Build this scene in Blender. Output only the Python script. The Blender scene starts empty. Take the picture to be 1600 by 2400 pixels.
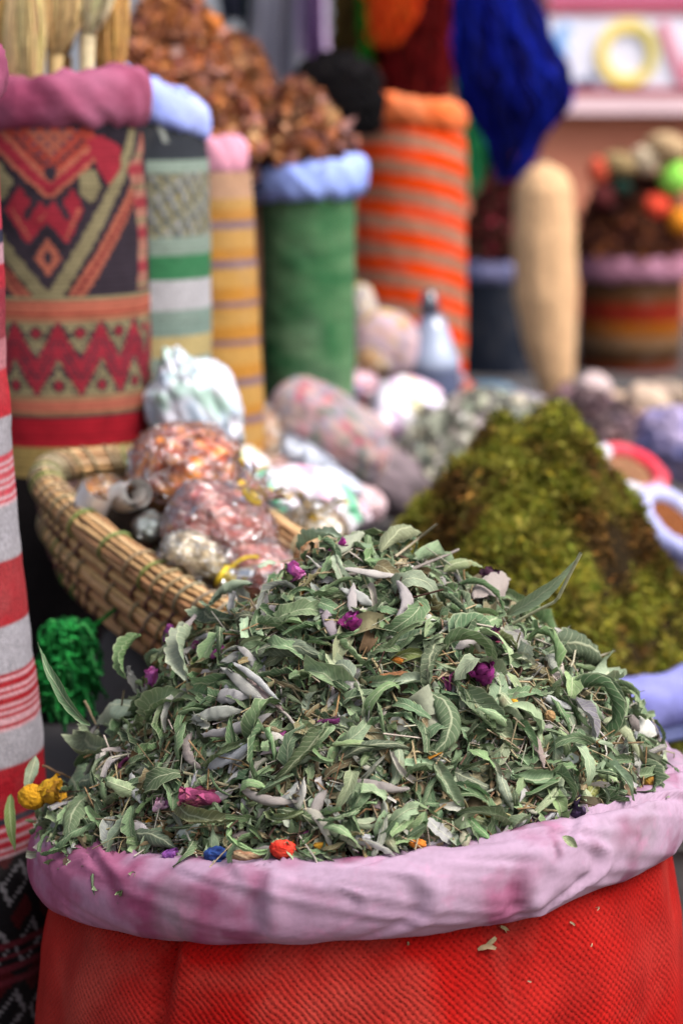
import bpy, math, random
import numpy as np
from mathutils import Matrix, Vector, Euler

# ------------------------------------------------------------------ camera, sky, sun
sc = bpy.context.scene
col = sc.collection
PITCH = math.radians(10.6)
CAM_H = 0.95
FPX = 5600.0
cam_d = bpy.data.cameras.new('camera')
cam = bpy.data.objects.new('camera', cam_d)
col.objects.link(cam)
cam.location = (0, 0, CAM_H)
cam.rotation_euler = (math.pi / 2 - PITCH, 0, 0)
cam_d.sensor_fit = 'VERTICAL'
cam_d.sensor_height = 36.0
cam_d.lens = FPX / 2400 * 36.0
cam_d.clip_start = 0.05
cam_d.clip_end = 200.0
cam_d.dof.use_dof = True
cam_d.dof.focus_distance = 1.14
cam_d.dof.aperture_fstop = 6.5
cam_d.dof.aperture_blades = 9
sc.camera = cam

SUN_EL, SUN_AZ = math.radians(54), math.radians(122)      # azimuth clockwise from +Y
world = bpy.data.worlds.new('World')
sc.world = world
world.use_nodes = True
wn = world.node_tree
wn.nodes.clear()
wo = wn.nodes.new('ShaderNodeOutputWorld')
wb = wn.nodes.new('ShaderNodeBackground')
ws = wn.nodes.new('ShaderNodeTexSky')
ws.sky_type = 'NISHITA'
ws.sun_disc = False
ws.sun_elevation = SUN_EL
ws.sun_rotation = SUN_AZ
ws.dust_density = 6.0
ws.air_density = 1.0
ws.ozone_density = 1.0
wb.inputs['Strength'].default_value = 0.15
wh = wn.nodes.new('ShaderNodeHueSaturation')          # overcast: a greyer sky
wh.inputs['Saturation'].default_value = 0.55
wn.links.new(ws.outputs[0], wh.inputs['Color'])
wn.links.new(wh.outputs[0], wb.inputs[0])
wn.links.new(wb.outputs[0], wo.inputs[0])
sd = bpy.data.lights.new('sun', 'SUN')
sd.energy = 2.1
sd.angle = math.radians(38)
sd.color = (1.0, 0.96, 0.91)
sun = bpy.data.objects.new('sun', sd)
col.objects.link(sun)
dv = Vector((math.sin(SUN_AZ) * math.cos(SUN_EL), math.cos(SUN_AZ) * math.cos(SUN_EL), math.sin(SUN_EL)))
sun.rotation_euler = dv.to_track_quat('Z', 'Y').to_euler()
sc.view_settings.view_transform = 'Standard'
sc.view_settings.look = 'None'
sc.view_settings.exposure = 0.98
sc.view_settings.gamma = 1.0
sc.view_settings.use_curve_mapping = False
sc.cycles.max_bounces = 6

# ------------------------------------------------------------------ helpers
rng = np.random.default_rng(7)
random.seed(7)
CP, SP = math.cos(PITCH), math.sin(PITCH)


def at(px, py, Y):
    """the place in the world at horizontal distance Y seen at pixel (px, py) of the 1600 x 2400 photograph"""
    cx, cy = (px - 800) / FPX, (1200 - py) / FPX
    s = Y / (CP + cy * SP)
    return np.array([s * cx, Y, CAM_H + s * (cy * CP - SP)])


def row_of(z, Y):
    """height -> photo row at distance Y (used to lay out the textile bands by measured rows)"""
    a = np.arctan2(CAM_H - z, Y) - PITCH
    return 1200 + FPX * np.tan(a)


def lin(c):
    c = np.asarray(c, float) / 255.0
    return np.where(c <= 0.04045, c / 12.92, ((c + 0.055) / 1.055) ** 2.4)


def px_w(n, Y):
    return n * Y / FPX


def vnoise(P, scale=1.0, seed=0, octaves=2):
    """smooth value noise in -1..1 at points (...,3)"""
    P = np.asarray(P, float) * scale
    out = np.zeros(P.shape[:-1])
    amp, tot = 1.0, 0.0
    for o in range(octaves):
        Q = P * (2 ** o) + 17.3 * o + seed * 7.77
        i = np.floor(Q).astype(np.int64)
        f = Q - i
        f = f * f * (3 - 2 * f)
        r = 0
        for dx in (0, 1):
            for dy in (0, 1):
                for dz in (0, 1):
                    h = (i[..., 0] + dx) * 374761393 + (i[..., 1] + dy) * 668265263 + (i[..., 2] + dz) * 2147483647 + seed * 9176
                    h = (h ^ (h >> 13)) * 1274126177
                    h = ((h ^ (h >> 16)) & 0xFFFF) / 32767.5 - 1
                    w = (f[..., 0] if dx else 1 - f[..., 0]) * (f[..., 1] if dy else 1 - f[..., 1]) * (f[..., 2] if dz else 1 - f[..., 2])
                    r = r + h * w
        out += amp * r
        tot += amp
        amp *= 0.5
    return out / tot


def mesh_np(name, V, Q, C=None, UV=None, smooth=True):
    """mesh from vertices (n,3), quads (m,4), vertex colours (n,3 linear), vertex uv (n,2)"""
    V = np.ascontiguousarray(V.reshape(-1, 3), dtype=np.float32)
    Q = np.ascontiguousarray(Q.reshape(-1, 4), dtype=np.int32)
    me = bpy.data.meshes.new(name)
    me.vertices.add(len(V))
    me.vertices.foreach_set('co', V.ravel())
    me.loops.add(Q.size)
    me.loops.foreach_set('vertex_index', Q.ravel())
    me.polygons.add(len(Q))
    me.polygons.foreach_set('loop_start', np.arange(0, Q.size, 4, dtype=np.int32))
    me.polygons.foreach_set('use_smooth', np.full(len(Q), smooth, dtype=bool))
    if UV is not None:
        l = me.uv_layers.new(name='UVMap')
        l.data.foreach_set('uv', np.ascontiguousarray(UV.reshape(-1, 2)[Q.ravel()], dtype=np.float32).ravel())
    me.update(calc_edges=True)
    if C is not None:
        a = me.color_attributes.new('Col', 'FLOAT_COLOR', 'POINT')
        C4 = np.ones((len(V), 4), dtype=np.float32)
        C4[:, :3] = np.broadcast_to(C.reshape(-1, 3) if C.ndim > 1 else C, (len(V), 3))
        a.data.foreach_set('color', C4.ravel())
    return me


def grid_quads(nu, nv, wrap_u=False, wrap_v=False):
    a = np.arange(nu * nv).reshape(nu, nv)
    u1 = np.roll(a, -1, 0) if wrap_u else None
    A = a if wrap_u else a[:-1]
    B = u1 if wrap_u else a[1:]
    if wrap_v:
        return np.stack([A, B, np.roll(B, -1, 1), np.roll(A, -1, 1)], -1).reshape(-1, 4)
    return np.stack([A[:, :-1], B[:, :-1], B[:, 1:], A[:, 1:]], -1).reshape(-1, 4)


def many(V, q, C=None, UV=None):
    """stack N copies (N,k,3) of a patch with local quads q"""
    N, k = V.shape[:2]
    Q = (q[None] + (np.arange(N) * k)[:, None, None]).reshape(-1, 4)
    Cc = None if C is None else np.broadcast_to(C[:, None, :] if C.ndim == 2 else C, (N, k, 3)).reshape(-1, 3)
    U = None if UV is None else np.broadcast_to(UV[None], (N, k, 2)).reshape(-1, 2)
    return V.reshape(-1, 3), Q, Cc, U


def join(parts):
    V, Q, C, n = [], [], [], 0
    for p in parts:
        V.append(p[0]); Q.append(p[1] + n); C.append(p[2]); n += len(p[0])
    return np.concatenate(V), np.concatenate(Q), np.concatenate(C)


def empty(name, loc, label, cat, group=None):
    o = bpy.data.objects.new(name, None)
    o.empty_display_size = 0.02
    col.objects.link(o)
    o.location = [float(v) for v in loc]
    tag(o, label, cat, group)
    return o


def tag(o, label=None, cat=None, group=None, kind=None):
    if label: o['label'] = label
    if cat: o['category'] = cat
    if group: o['group'] = group
    if kind: o['kind'] = kind
    return o


def link(name, me, m, parent=None, loc=None, kind=None):
    """me is in world coordinates unless loc is given; parents are unrotated"""
    o = bpy.data.objects.new(name, me)
    col.objects.link(o)
    if m is not None and (not me.materials):
        me.materials.append(m)
    base = Vector((0, 0, 0))
    p = parent
    while p is not None:
        base += p.location
        p = p.parent
    if parent is not None: o.parent = parent
    o.location = (Vector(loc) if loc is not None else Vector((0, 0, 0))) - base
    if kind: o['kind'] = kind
    return o


def center_mesh(o):
    """put a top-level mesh's origin at its base"""
    n = len(o.data.vertices)
    a = np.empty(n * 3, dtype=np.float32)
    o.data.vertices.foreach_get('co', a)
    a = a.reshape(-1, 3)
    c = np.array([a[:, 0].mean(), a[:, 1].mean(), a[:, 2].min()], dtype=np.float32)
    o.data.vertices.foreach_set('co', (a - c).ravel())
    o.location = o.location + Vector([float(v) for v in c])
    o.data.update()
    return o


# ------------------------------------------------------------------ materials
def mat(name, rough=0.9, bump=None, weave=None, var=None, attr=True, color=None, spec=0.3, coat=0.0, sheen=0.0,
        blotch=None, trans=0.0, leaf=False, veins=False, alpha=None, objvar=0.0, dim=0.55):
    m = bpy.data.materials.new(name)
    m.use_nodes = True
    nt = m.node_tree
    N, L = nt.nodes, nt.links
    b = N['Principled BSDF']
    b.inputs['Roughness'].default_value = rough
    b.inputs['Specular IOR Level'].default_value = spec
    if coat:
        b.inputs['Coat Weight'].default_value = coat
        b.inputs['Coat Roughness'].default_value = 0.12
    if sheen:
        b.inputs['Sheen Weight'].default_value = sheen
        b.inputs['Sheen Roughness'].default_value = 0.6
    tc = N.new('ShaderNodeTexCoord')
    if attr:
        a = N.new('ShaderNodeAttribute'); a.attribute_name = 'Col'
        c = a.outputs['Color']
        if dim != 1.0:
            dm = N.new('ShaderNodeMix'); dm.data_type = 'RGBA'; dm.blend_type = 'MULTIPLY'; dm.inputs[0].default_value = 1.0
            L.new(c, dm.inputs[6]); dm.inputs[7].default_value = (dim, dim, dim, 1)
            c = dm.outputs[2]
    else:
        a = N.new('ShaderNodeRGB'); a.outputs[0].default_value = (*color, 1)
        c = a.outputs[0]

    def noise(scale, detail=3.0, vec=None, dist=0.0):
        n = N.new('ShaderNodeTexNoise')
        n.inputs['Scale'].default_value = scale
        n.inputs['Detail'].default_value = detail
        n.inputs['Distortion'].default_value = dist
        L.new(vec or tc.outputs['Object'], n.inputs['Vector'])
        return n.outputs['Fac']

    def ramp(fac, lo, hi, a0=0.0, a1=1.0):
        r = N.new('ShaderNodeMapRange')
        r.inputs['From Min'].default_value = lo; r.inputs['From Max'].default_value = hi
        r.inputs['To Min'].default_value = a0; r.inputs['To Max'].default_value = a1
        L.new(fac, r.inputs['Value'])
        return r.outputs[0]

    def mix(fac, A, B, mode='MIX'):
        x = N.new('ShaderNodeMix'); x.data_type = 'RGBA'; x.blend_type = mode
        if isinstance(fac, float): x.inputs[0].default_value = fac
        else: L.new(fac, x.inputs[0])
        for s, v in ((x.inputs[6], A), (x.inputs[7], B)):
            if isinstance(v, tuple): s.default_value = (*v, 1)
            else: L.new(v, s)
        return x.outputs[2]

    if objvar:
        oi = N.new('ShaderNodeObjectInfo')
        h = N.new('ShaderNodeHueSaturation')
        L.new(c, h.inputs['Color'])
        L.new(ramp(oi.outputs['Random'], 0, 1, 1 - objvar, 1 + objvar), h.inputs['Value'])
        w2 = N.new('ShaderNodeMath'); w2.operation = 'FRACT'
        w1 = N.new('ShaderNodeMath'); w1.operation = 'MULTIPLY'; w1.inputs[1].default_value = 17.31
        L.new(oi.outputs['Random'], w1.inputs[0]); L.new(w1.outputs[0], w2.inputs[0])
        L.new(ramp(w2.outputs[0], 0, 1, 0.55, 1.15), h.inputs['Saturation'])
        w3 = N.new('ShaderNodeMath'); w3.operation = 'MULTIPLY'; w3.inputs[1].default_value = 41.7
        w4 = N.new('ShaderNodeMath'); w4.operation = 'FRACT'
        L.new(oi.outputs['Random'], w3.inputs[0]); L.new(w3.outputs[0], w4.inputs[0])
        L.new(ramp(w4.outputs[0], 0, 1, 0.462, 0.52), h.inputs['Hue'])
        c = h.outputs[0]
    if blotch:
        for (scale, lo, hi, cc, amount) in blotch:
            c = mix(ramp(noise(scale, 4, dist=0.6), lo, hi, 0.0, amount), c, cc)
    if var:
        c = mix(1.0, c, _grey(N, L, ramp(noise(var[0], 4), 0.25, 0.75, 1 - var[1], 1 + var[1])), 'MULTIPLY')
    height = None
    if veins:
        uv = N.new('ShaderNodeSeparateXYZ')
        L.new(tc.outputs['UV'], uv.inputs[0])
        av = N.new('ShaderNodeMath'); av.operation = 'ABSOLUTE'
        sv = N.new('ShaderNodeMath'); sv.operation = 'SUBTRACT'; sv.inputs[1].default_value = 0.5
        L.new(uv.outputs['Y'], sv.inputs[0]); L.new(sv.outputs[0], av.inputs[0])
        mid = ramp(av.outputs[0], 0.012, 0.045, 1.0, 0.0)
        k1 = N.new('ShaderNodeMath'); k1.operation = 'MULTIPLY_ADD'
        k1.inputs[1].default_value = 13.0; L.new(uv.outputs['X'], k1.inputs[0])
        k2 = N.new('ShaderNodeMath'); k2.operation = 'MULTIPLY'; k2.inputs[1].default_value = -4.2
        L.new(av.outputs[0], k2.inputs[0]); L.new(k2.outputs[0], k1.inputs[2])
        fr = N.new('ShaderNodeMath'); fr.operation = 'PINGPONG'; fr.inputs[1].default_value = 0.5
        L.new(k1.outputs[0], fr.inputs[0])
        vein = ramp(fr.outputs[0], 0.0, 0.13, 1.0, 0.0)
        geo = N.new('ShaderNodeNewGeometry')
        c = mix(ramp(geo.outputs['Backfacing'], 0, 1, 0.0, 0.45), c, mix(1.0, c, (0.45, 0.62, 0.40), 'MULTIPLY'))
        pale = mix(0.6, c, (0.52, 0.54, 0.36))
        c = mix(ramp(vein, 0, 1, 0, 0.42), c, pale)
        c = mix(ramp(mid, 0, 1, 0, 0.75), c, pale)
        c = mix(ramp(av.outputs[0], 0.45, 0.5, 0.0, 0.6), c, pale)
        ad = N.new('ShaderNodeMath'); ad.operation = 'MULTIPLY_ADD'
        ad.inputs[1].default_value = -0.6
        L.new(vein, ad.inputs[0]); L.new(mid, ad.inputs[2])
        bn = N.new('ShaderNodeBump'); bn.inputs['Strength'].default_value = 0.5; bn.inputs['Distance'].default_value = 0.0006
        L.new(ad.outputs[0], bn.inputs['Height'])
        height = bn.outputs[0]
    if weave:
        # knotted weave: bricks in uv metres, gaps dark and deep
        w, h, gap, strength, dark = weave
        dn = N.new('ShaderNodeTexNoise'); dn.inputs['Scale'].default_value = 90.0
        L.new(tc.outputs['UV'], dn.inputs['Vector'])
        vm = N.new('ShaderNodeVectorMath'); vm.operation = 'MULTIPLY_ADD'
        vm.inputs[1].default_value = (0.0042, 0.0030, 0); L.new(dn.outputs['Color'], vm.inputs[0]); L.new(tc.outputs['UV'], vm.inputs[2])
        br = N.new('ShaderNodeTexBrick')
        br.inputs['Scale'].default_value = 1.0
        br.inputs['Brick Width'].default_value = w; br.inputs['Row Height'].default_value = h
        br.inputs['Mortar Size'].default_value = gap; br.inputs['Mortar Smooth'].default_value = 1.0
        L.new(vm.outputs[0], br.inputs['Vector'])
        fz = noise(1 / w * 2.2, 2, tc.outputs['UV'])
        sx = N.new('ShaderNodeSeparateXYZ'); L.new(vm.outputs[0], sx.inputs[0])
        sn = []
        for ax_, per_ in (('X', w / 2), ('Y', h)):
            m1 = N.new('ShaderNodeMath'); m1.operation = 'MULTIPLY'; m1.inputs[1].default_value = math.pi / per_
            m2 = N.new('ShaderNodeMath'); m2.operation = 'SINE'
            L.new(sx.outputs[ax_], m1.inputs[0]); L.new(m1.outputs[0], m2.inputs[0]); sn.append(m2.outputs[0])
        m3 = N.new('ShaderNodeMath'); m3.operation = 'MULTIPLY'; L.new(sn[0], m3.inputs[0]); L.new(sn[1], m3.inputs[1])
        pits = ramp(m3.outputs[0], -0.45, -1.0, 0.0, 1.0)
        hol = N.new('ShaderNodeMath'); hol.operation = 'MULTIPLY'
        L.new(pits, hol.inputs[0]); L.new(ramp(fz, 0.40, 0.64, 0.08, 1.0), hol.inputs[1])
        c = mix(ramp(hol.outputs[0], 0, 1, 0, dark), c, mix(1.0, c, (0.25, 0.2, 0.2), 'MULTIPLY'))
        inv = N.new('ShaderNodeMath'); inv.operation = 'SUBTRACT'; inv.inputs[0].default_value = 1.0
        L.new(hol.outputs[0], inv.inputs[1])
        bn = N.new('ShaderNodeBump'); bn.inputs['Strength'].default_value = strength; bn.inputs['Distance'].default_value = 0.0015
        kn = N.new('ShaderNodeMath'); kn.operation = 'MULTIPLY_ADD'; kn.inputs[1].default_value = 0.45
        L.new(m3.outputs[0], kn.inputs[0]); L.new(inv.outputs[0], kn.inputs[2])
        L.new(kn.outputs[0], bn.inputs['Height'])
        height = bn.outputs[0]
    if bump:
        for (s, st, d) in bump:
            bn = N.new('ShaderNodeBump'); bn.inputs['Strength'].default_value = st; bn.inputs['Distance'].default_value = d
            L.new(noise(s, 4), bn.inputs['Height'])
            if height is not None: L.new(height, bn.inputs['Normal'])
            height = bn.outputs[0]
    if height is not None: L.new(height, b.inputs['Normal'])
    L.new(c, b.inputs['Base Color'])
    if trans: b.inputs['Transmission Weight'].default_value = trans
    if leaf:
        t = N.new('ShaderNodeBsdfTranslucent'); L.new(c, t.inputs['Color'])
        ms = N.new('ShaderNodeMixShader'); ms.inputs[0].default_value = 0.18
        out = N['Material Output']
        L.new(b.outputs[0], ms.inputs[1]); L.new(t.outputs[0], ms.inputs[2]); L.new(ms.outputs[0], out.inputs[0])
    return m


def _grey(N, L, v):
    c = N.new('ShaderNodeCombineColor')
    for i in range(3): L.new(v, c.inputs[i])
    return c.outputs[0]


M = {}
M['leaf'] = mat('dried_leaf', 0.75, dim=0.68, bump=[(900, 0.35, 0.0006)], var=(260, 0.22), leaf=True, veins=True, objvar=0.22, spec=0.35)
M['leaf2'] = mat('loose_dried_leaf', 0.78, dim=0.70, bump=[(900, 0.35, 0.0006)], var=(260, 0.3), leaf=True, veins=True, spec=0.3)
M['sage'] = mat('grey_sage_leaf', 0.95, dim=0.84, bump=[(1500, 0.6, 0.0006)], var=(420, 0.3), leaf=True, objvar=0.12, spec=0.15)
M['litter'] = mat('crushed_herb', 0.85, dim=0.70, var=(400, 0.2), leaf=True, spec=0.25, bump=[(1200, 0.4, 0.0005)])
M['twig'] = mat('dry_twig', 0.8, bump=[(600, 0.6, 0.0006)], var=(300, 0.25))
M['petal'] = mat('dry_petal', 0.85, dim=0.80, bump=[(900, 0.7, 0.0008)], var=(350, 0.3), leaf=True)
M['mound'] = mat('herb_mound', 1.0, bump=[(500, 1.0, 0.003)], var=(300, 0.4), spec=0.1)
M['red_cloth'] = mat('red_knotted_cloth', 0.95, weave=(0.0040, 0.0018, 0.00055, 0.55, 0.5), blotch=[(16, 0.52, 0.75, (0.30, 0.055, 0.04), 0.45), (5, 0.45, 0.7, (0.24, 0.05, 0.04), 0.35)], var=(34, 0.22), bump=[(1600, 0.45, 0.0008), (420, 0.4, 0.001), (25, 0.2, 0.004)], spec=0.08)
M['pink_cloth'] = mat('pink_dyed_cotton', 0.9, dim=0.52, bump=[(2200, 0.22, 0.0003), (55, 0.22, 0.003)], spec=0.15,
                      blotch=[(60, 0.56, 0.8, (0.42, 0.14, 0.26), 0.4)], var=(300, 0.08))
M['cloth'] = mat('woven_cloth', 0.95, dim=0.5, bump=[(900, 0.6, 0.001), (30, 0.25, 0.004)], blotch=[(22, 0.5, 0.8, (0.20, 0.18, 0.17), 0.18)], var=(420, 0.24), spec=0.12)
M['kilim'] = mat('kilim_cloth', 0.95, dim=0.46, weave=(0.0030, 0.0017, 0.0005, 0.8, 0.5), bump=[(1200, 0.3, 0.0005)], var=(80, 0.14), spec=0.12)
M['roll'] = mat('rolled_cotton', 0.9, dim=0.72, bump=[(120, 0.4, 0.003)], var=(60, 0.15), spec=0.15)
M['straw'] = mat('straw', 0.65, dim=0.74, bump=[(500, 0.4, 0.0005)], var=(250, 0.25), spec=0.4)
M['fill'] = mat('packet_contents', 0.8, dim=1.25, bump=[(120, 0.8, 0.006)], var=(140, 0.4))
fm = bpy.data.materials.new('clear_film')
fm.use_nodes = True
_n, _l = fm.node_tree.nodes, fm.node_tree.links
_n.clear()
_o = _n.new('ShaderNodeOutputMaterial'); _m = _n.new('ShaderNodeMixShader'); _t = _n.new('ShaderNodeBsdfTransparent'); _g = _n.new('ShaderNodeBsdfGlossy')
_g.inputs['Roughness'].default_value = 0.16
_g.inputs['Color'].default_value = (0.9, 0.92, 0.95, 1)
_t.inputs['Color'].default_value = (0.95, 0.95, 0.95, 1)
_f = _n.new('ShaderNodeFresnel'); _f.inputs['IOR'].default_value = 1.5
_a = _n.new('ShaderNodeMath'); _a.operation = 'MULTIPLY_ADD'; _a.inputs[1].default_value = 1.6; _a.inputs[2].default_value = 0.07
_tc = _n.new('ShaderNodeTexCoord'); _no = _n.new('ShaderNodeTexNoise'); _no.inputs['Scale'].default_value = 55; _no.inputs['Detail'].default_value = 3; _no.inputs['Distortion'].default_value = 1.0
_b = _n.new('ShaderNodeBump'); _b.inputs['Strength'].default_value = 1.0; _b.inputs['Distance'].default_value = 0.02
_l.new(_tc.outputs['Object'], _no.inputs['Vector']); _l.new(_no.outputs['Fac'], _b.inputs['Height'])
_l.new(_b.outputs[0], _g.inputs['Normal']); _l.new(_b.outputs[0], _f.inputs['Normal'])
_l.new(_f.outputs[0], _a.inputs[0]); _l.new(_a.outputs[0], _m.inputs[0]); _l.new(_t.outputs[0], _m.inputs[1]); _l.new(_g.outputs[0], _m.inputs[2]); _l.new(_m.outputs[0], _o.inputs[0])
M['film'] = fm
M['paper'] = mat('printed_plastic', 0.45, dim=0.78, bump=[(28, 0.4, 0.01)], coat=0.35, spec=0.5)
M['moss'] = mat('moss', 0.95, dim=0.72, var=(500, 0.25), leaf=True, spec=0.1)
M['yarn'] = mat('wool_yarn', 0.95, dim=0.6, var=(300, 0.25), spec=0.08)
M['wood'] = mat('dark_boards', 0.9, attr=False, color=(0.03, 0.025, 0.022), bump=[(60, 0.4, 0.003)])
M['blackcloth'] = mat('black_cover', 1.0, attr=False, color=(0.06, 0.055, 0.056), bump=[(80, 0.5, 0.004)], spec=0.1)
M['wall'] = mat('terracotta_plaster', 0.95, attr=False, color=(0.50, 0.185, 0.115), bump=[(20, 0.5, 0.01)], var=(4, 0.2))
M['ground'] = mat('dusty_ground', 0.95, attr=False, color=(0.16, 0.13, 0.11), bump=[(40, 0.6, 0.01)], var=(6, 0.25))
M['painted'] = mat('painted_board', 0.5, dim=1.0, bump=[(30, 0.2, 0.003)], var=(12, 0.05))
M['loofah'] = mat('loofah_fibre', 0.95, dim=0.66, bump=[(220, 0.8, 0.003), (60, 0.5, 0.004)], var=(90, 0.15), spec=0.15)
M['stone'] = mat('rough_pieces', 0.85, dim=0.85, bump=[(90, 0.7, 0.006)], var=(60, 0.3))
M['metal'] = mat('pale_tin', 0.25, spec=0.8, coat=0.5, bump=[(30, 0.2, 0.003)])


# ------------------------------------------------------------------ shape makers
def leaf_batch(N, nu, nv, asp, bend=0., arch=0., roll=0., fold=0., twist=0., wave=0., pucker=0., cut0=0., cut1=0., jag=0., seed=0, crumple=0.):
    """N leaves of unit chord along +X, face +Z; every shape argument is a number or an (N,) array"""
    r = np.random.default_rng(seed)
    A = lambda x: np.broadcast_to(np.asarray(x, float), (N,))[:, None, None]
    asp, bend, arch, roll, fold, twist, wave, pucker, cut0, cut1, jag = map(A, (asp, bend, arch, roll, fold, twist, wave, pucker, cut0, cut1, jag))
    u = np.linspace(0, 1, nu)[None, :, None]
    v = np.linspace(-1, 1, nv)[None, None, :]
    uu = cut0 + (1 - cut0 - cut1) * u
    prof = np.clip(np.sin(np.pi * np.clip(uu, 0, 1) ** 0.8), 0, 1) ** 0.85 + 0.03
    w = asp * 0.5 * prof * (1 + jag * r.normal(0, 1, (N, nu, nv)))
    rl = np.where(np.abs(roll) < 1e-3, 1e-3, roll)
    th = rl * v
    y = w * np.sin(th) / rl
    z = w * (1 - np.cos(th)) / rl
    z = z + fold * np.abs(v) * w
    z = z + crumple * asp * r.normal(0, 1, (N, nu, nv))
    ph = r.uniform(0, 6.28, (N, 1, 1))
    z = z + wave * asp * v * v * np.sin(u * r.uniform(5, 12, (N, 1, 1)) + ph + 1.3 * v)
    z = z + pucker * asp * np.abs(v) * np.sin(6.28 * (uu * 7 - np.abs(v) * 1.6))
    uc = (np.linspace(0, 1, nu) - 0.5)[None, :]
    sk = r.uniform(-0.3, 0.3, (N, 1)) * (uc ** 2 - 1 / 12) * 2
    al = arch[:, :, 0] * (uc + sk)
    be = bend[:, :, 0] * uc
    T = np.stack([np.cos(al) * np.cos(be), np.cos(al) * np.sin(be), -np.sin(al)], -1)
    Tm = 0.5 * (T[:, 1:] + T[:, :-1]) / (nu - 1)
    S = np.concatenate([np.zeros((N, 1, 3)), np.cumsum(Tm, 1)], 1)
    side = np.stack([-np.sin(be), np.cos(be), np.zeros_like(be)], -1)
    nor = np.cross(T, side)
    tw = (twist[:, :, 0] * uc)[..., None]
    s2 = side * np.cos(tw) + nor * np.sin(tw)
    n2 = nor * np.cos(tw) - side * np.sin(tw)
    P = S[:, :, None, :] + y[..., None] * s2[:, :, None, :] + z[..., None] * n2[:, :, None, :]
    ch = S[:, -1] - S[:, 0]
    ln = np.maximum(np.linalg.norm(ch, axis=1), 0.45)
    # turn the chord onto +X
    X = ch / np.maximum(np.linalg.norm(ch, axis=1), 1e-6)[:, None]
    Yv = np.cross(np.array([0, 0, 1.0]), X); Yv /= np.linalg.norm(Yv, axis=1)[:, None]
    Z = np.cross(X, Yv)
    R = np.stack([X, Yv, Z], 1)
    P = np.einsum('nij,nuvj->nuvi', R, P) / ln[:, None, None, None]
    UV = np.stack(np.broadcast_arrays(np.linspace(0, 1, nu)[:, None], np.linspace(0, 1, nv)[None, :]), -1).reshape(-1, 2)
    return P.reshape(N, nu * nv, 3), grid_quads(nu, nv), UV


def frames(dirs, nors):
    X = dirs / np.linalg.norm(dirs, axis=-1, keepdims=True)
    Yv = np.cross(nors, X); Yv /= np.maximum(np.linalg.norm(Yv, axis=-1, keepdims=True), 1e-9)
    Z = np.cross(X, Yv)
    return np.stack([X, Yv, Z], -1)                    # columns


def place(P, pos, Fr, size):
    return np.einsum('nij,nkj->nki', Fr, P * np.asarray(size)[:, None, None]) + pos[:, None, :]


def tubes(paths, rad, sides=4, col_=None):
    """paths (N,M,3), rad scalar / (N,1) / (N,M) -> V,Q,C"""
    paths = np.asarray(paths, float)
    N, Mn = paths.shape[:2]
    T = np.gradient(paths, axis=1)
    T /= np.maximum(np.linalg.norm(T, axis=-1, keepdims=True), 1e-9)
    mean = paths[:, -1] - paths[:, 0]
    ref = np.where((np.abs(T[..., 2:3]) < 0.8), np.array([0, 0, 1.0]), np.array([0, 1.0, 0]))
    A = np.cross(T, ref); A /= np.maximum(np.linalg.norm(A, axis=-1, keepdims=True), 1e-9)
    B = np.cross(T, A)
    r = np.broadcast_to(np.asarray(rad, float), (N, Mn))[..., None, None]
    a = np.linspace(0, 2 * np.pi, sides, endpoint=False)
    V = paths[:, :, None, :] + r * (np.cos(a)[:, None] * A[:, :, None, :] + np.sin(a)[:, None] * B[:, :, None, :])
    q = grid_quads(Mn, sides, wrap_v=True)[:, ::-1]
    C = None
    if col_ is not None:
        C = np.broadcast_to(np.asarray(col_)[:, None, :], (N, Mn * sides, 3)) if np.asarray(col_).ndim == 2 else np.broadcast_to(col_, (N, Mn * sides, 3))
    V, Q, C, _ = many(V.reshape(N, -1, 3), q, C)
    return V, Q, C


def pick(n, pal, r=rng, jit=0.15):
    """n linear colours out of a palette [(weight, sRGB)]"""
    w = np.array([p[0] for p in pal], float); w /= w.sum()
    c = np.array([lin(p[1]) for p in pal])[r.choice(len(pal), n, p=w)]
    return np.clip(c * (1 + r.normal(0, jit, (n, 1))) * (1 + r.normal(0, 0.05, (n, 3))), 0.004, 0.9)


def polar_body(cx, cy, z, rad, seed=0, wr=0.0, wrs=30., lean=(0, 0), na=96, sag=None):
    """surface of revolution round (cx,cy): heights z (k), radii rad (k); a=0 faces the camera (-Y)"""
    a = np.linspace(-np.pi, np.pi, na, endpoint=False)
    Z, Aa = np.meshgrid(z, a, indexing='ij')
    R = np.broadcast_to(np.asarray(rad)[:, None], Z.shape).copy()
    t = (z - z[0]) / max(z[-1] - z[0], 1e-9)
    P = np.stack([np.sin(Aa) * R, -np.cos(Aa) * R, Z], -1)
    if wr:
        R = R + wr * (vnoise(P * np.array([1, 1, 0.7]), wrs, seed, 3) + 0.35 * vnoise(P, wrs * 3, seed + 3, 1))
    P = np.stack([cx + np.sin(Aa) * R + (lean[0] * t)[:, None], cy - np.cos(Aa) * R + (lean[1] * t)[:, None], Z], -1)
    UV = np.stack([Aa * np.mean(rad), Z], -1)
    return P, Aa, Z, grid_quads(len(z), na, wrap_v=True)[:, ::-1], UV


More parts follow.
